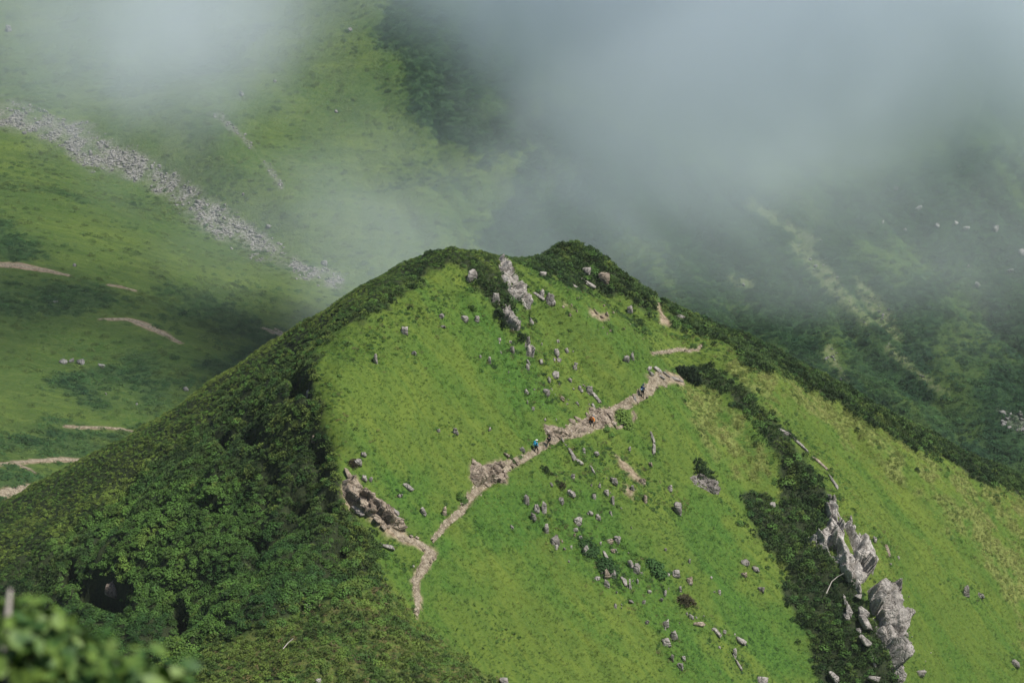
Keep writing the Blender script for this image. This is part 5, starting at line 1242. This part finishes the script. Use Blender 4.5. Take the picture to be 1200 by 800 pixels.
# ------------------------------------------------------------------ air and mist
def mist_material(name, dens, seed, lo, hi, scale):
    m = bpy.data.materials.new(name); m.use_nodes = True; t = m.node_tree; t.nodes.clear()
    out = t.nodes.new('ShaderNodeOutputMaterial'); pv = t.nodes.new('ShaderNodeVolumePrincipled')
    pv.inputs['Color'].default_value = (0.87, 0.945, 1.0, 1); pv.inputs['Anisotropy'].default_value = 0.0
    tc = t.nodes.new('ShaderNodeTexCoord'); ge = t.nodes.new('ShaderNodeNewGeometry')
    L = t.links.new
    nz = t.nodes.new('ShaderNodeTexNoise'); nz.inputs['Scale'].default_value = scale; nz.inputs['Detail'].default_value = 5; nz.inputs['Roughness'].default_value = 0.55; nz.inputs['Distortion'].default_value = 0.8
    off = t.nodes.new('ShaderNodeVectorMath'); off.operation = 'ADD'; off.inputs[1].default_value = (seed * 137.0, seed * 71.0, seed * 33.0)
    L(ge.outputs['Position'], off.inputs[0]); L(off.outputs[0], nz.inputs['Vector'])
    ln = t.nodes.new('ShaderNodeVectorMath'); ln.operation = 'LENGTH'; L(tc.outputs['Object'], ln.inputs[0])
    fall = t.nodes.new('ShaderNodeMapRange'); fall.interpolation_type = 'SMOOTHERSTEP'
    for k, v in zip(('From Min', 'From Max', 'To Min', 'To Max'), (1.0, 0.1, 0.0, 1.0)): fall.inputs[k].default_value = v
    L(ln.outputs['Value'], fall.inputs['Value'])
    # noise tears the edge of the bank: falloff plus noise, then a soft threshold
    mu = t.nodes.new('ShaderNodeMath'); mu.operation = 'MULTIPLY_ADD'; L(nz.outputs['Fac'], mu.inputs[0]); mu.inputs[1].default_value = 3.2; mu.inputs[2].default_value = -1.6
    sm = t.nodes.new('ShaderNodeMath'); sm.operation = 'ADD'; L(mu.outputs[0], sm.inputs[0]); L(fall.outputs[0], sm.inputs[1])
    a = t.nodes.new('ShaderNodeMapRange'); a.interpolation_type = 'SMOOTHSTEP'
    for k, v in zip(('From Min', 'From Max', 'To Min', 'To Max'), (lo, hi, 0.0, 1.0)): a.inputs[k].default_value = v
    L(sm.outputs[0], a.inputs['Value'])
    fe = t.nodes.new('ShaderNodeMapRange'); fe.interpolation_type = 'SMOOTHSTEP'
    for k, v in zip(('From Min', 'From Max', 'To Min', 'To Max'), (1.0, 0.7, 0.0, 1.0)): fe.inputs[k].default_value = v
    L(ln.outputs['Value'], fe.inputs['Value'])
    m1 = t.nodes.new('ShaderNodeMath'); m1.operation = 'MULTIPLY'; L(a.outputs[0], m1.inputs[0]); L(fe.outputs[0], m1.inputs[1])
    m2 = t.nodes.new('ShaderNodeMath'); m2.operation = 'MULTIPLY'; L(m1.outputs[0], m2.inputs[0]); m2.inputs[1].default_value = dens
    L(m2.outputs[0], pv.inputs['Density']); L(pv.outputs[0], out.inputs['Volume'])
    return m
MIST = [  # u, v, depth, half width px, half height px, half depth m, optical depth, lo, hi, label
    (960, -110, 545, 580, 360, 100, 2.6, -1.2, 0.5, 'thick grey bank of mist filling the upper right'),
    (850, 90, 500, 400, 260, 85, 0.9, 0.15, 1.05, 'ragged lower edge of the mist hanging over the second peak'),
    (640, -90, 570, 440, 250, 110, 1.5, 0.10, 1.00, 'mist along the top middle'),
    (70, 0, 580, 560, 260, 85, 0.85, 0.15, 1.35, 'bluish mist bank across the upper left'),
    (230, 60, 580, 190, 240, 95, 0.6, 0.10, 1.05, 'bright tongue of mist hanging over the boulder stream'),
    (520, 230, 500, 440, 150, 80, 0.55, 0.15, 1.10, 'thin veil of mist behind the first peak'),
    (330, 300, 500, 320, 150, 80, 0.26, 0.20, 1.15, 'faint veil of mist drifting over the valley meadow'),
    (980, 240, 500, 560, 180, 85, 0.45, 0.0, 1.0, 'thin mist over the dark right slope')]
for k, (u, v, d, hw, hh, hd, od, lo_, hi_, lab) in enumerate(MIST):
    me = raw_mesh('mist_bank', *ICO[3], mist_material('mist', od / (hd * 0.9), k + 1, lo_, hi_, 0.0125))
    o = link('mist_bank', me); o.location = P(u, v, d); o.scale = (hw * d / F, hd, hh * d / F); o.rotation_euler = (0.15, 0, 0)
    tag(o, lab, 'mist', kind='stuff')
bm = bmesh.new(); bmesh.ops.create_cube(bm, size=1.0); me = bpy.data.meshes.new('haze'); bm.to_mesh(me); bm.free()
zlo = min(NZ.min(), FZ.min()) - 1.0; zhi = max(FZ.max(), NZ.max(), 1.0) + 2.0
mh = bpy.data.materials.new('haze'); mh.use_nodes = True; mh.node_tree.nodes.clear(); ho = mh.node_tree.nodes.new('ShaderNodeOutputMaterial'); hv = mh.node_tree.nodes.new('ShaderNodeVolumePrincipled')
hv.inputs['Color'].default_value = (0.88, 0.95, 1.0, 1); hv.inputs['Density'].default_value = 0.00006; mh.node_tree.links.new(hv.outputs[0], ho.inputs['Volume']); me.materials.append(mh)
o = link('haze', me); o.scale = (1540, 1480, zhi - zlo); o.location = (50, 625, (zlo + zhi) / 2); tag(o, kind='stuff')
# ------------------------------------------------------------------ camera, sun, sky
cd = bpy.data.cameras.new('camera'); cam = bpy.data.objects.new('camera', cd); COL.objects.link(cam)
cd.lens = 70; cd.sensor_width = 36; cd.clip_start = 0.05; cd.clip_end = 6000
cam.rotation_euler = (math.pi / 2 - PITCH, 0, 0); SC.camera = cam
cd.dof.use_dof = True; cd.dof.focus_distance = 255; cd.dof.aperture_fstop = 6.3
SUN_EL, SUN_AZ = math.radians(58), math.radians(-22)      # azimuth measured from +X towards +Y
sv = Vector((math.cos(SUN_EL) * math.cos(SUN_AZ), math.cos(SUN_EL) * math.sin(SUN_AZ), math.sin(SUN_EL)))
l = bpy.data.lights.new('sun', 'SUN'); l.energy = 4.9; l.angle = math.radians(0.6); l.color = (1.0, 0.965, 0.91)
lo = bpy.data.objects.new('sun', l); COL.objects.link(lo); lo.rotation_euler = sv.to_track_quat('Z', 'Y').to_euler(); lo.location = (80, 100, 200)
w = bpy.data.worlds.new('World'); SC.world = w; w.use_nodes = True
bg = w.node_tree.nodes['Background']; sk = w.node_tree.nodes.new('ShaderNodeTexSky'); sk.sky_type = 'NISHITA'; sk.sun_disc = False
sk.sun_elevation = SUN_EL; sk.sun_rotation = math.pi / 2 - SUN_AZ; sk.air_density = 1.0; sk.dust_density = 1.5
w.node_tree.links.new(sk.outputs[0], bg.inputs[0]); bg.inputs[1].default_value = 0.09
vs = SC.view_settings; vs.view_transform = 'Standard'; vs.look = 'None'; vs.exposure = 0.06; vs.gamma = 1.0
SC.render.engine = 'CYCLES'
cy = SC.cycles
cy.max_bounces = 6; cy.diffuse_bounces = 2; cy.glossy_bounces = 1; cy.transmission_bounces = 1; cy.volume_bounces = 4; cy.transparent_max_bounces = 16
cy.volume_step_rate = 1.0; cy.volume_max_steps = 96; cy.use_denoising = True; cy.use_adaptive_sampling = True; cy.adaptive_threshold = 0.02; cy.caustics_reflective = False; cy.caustics_refractive = False
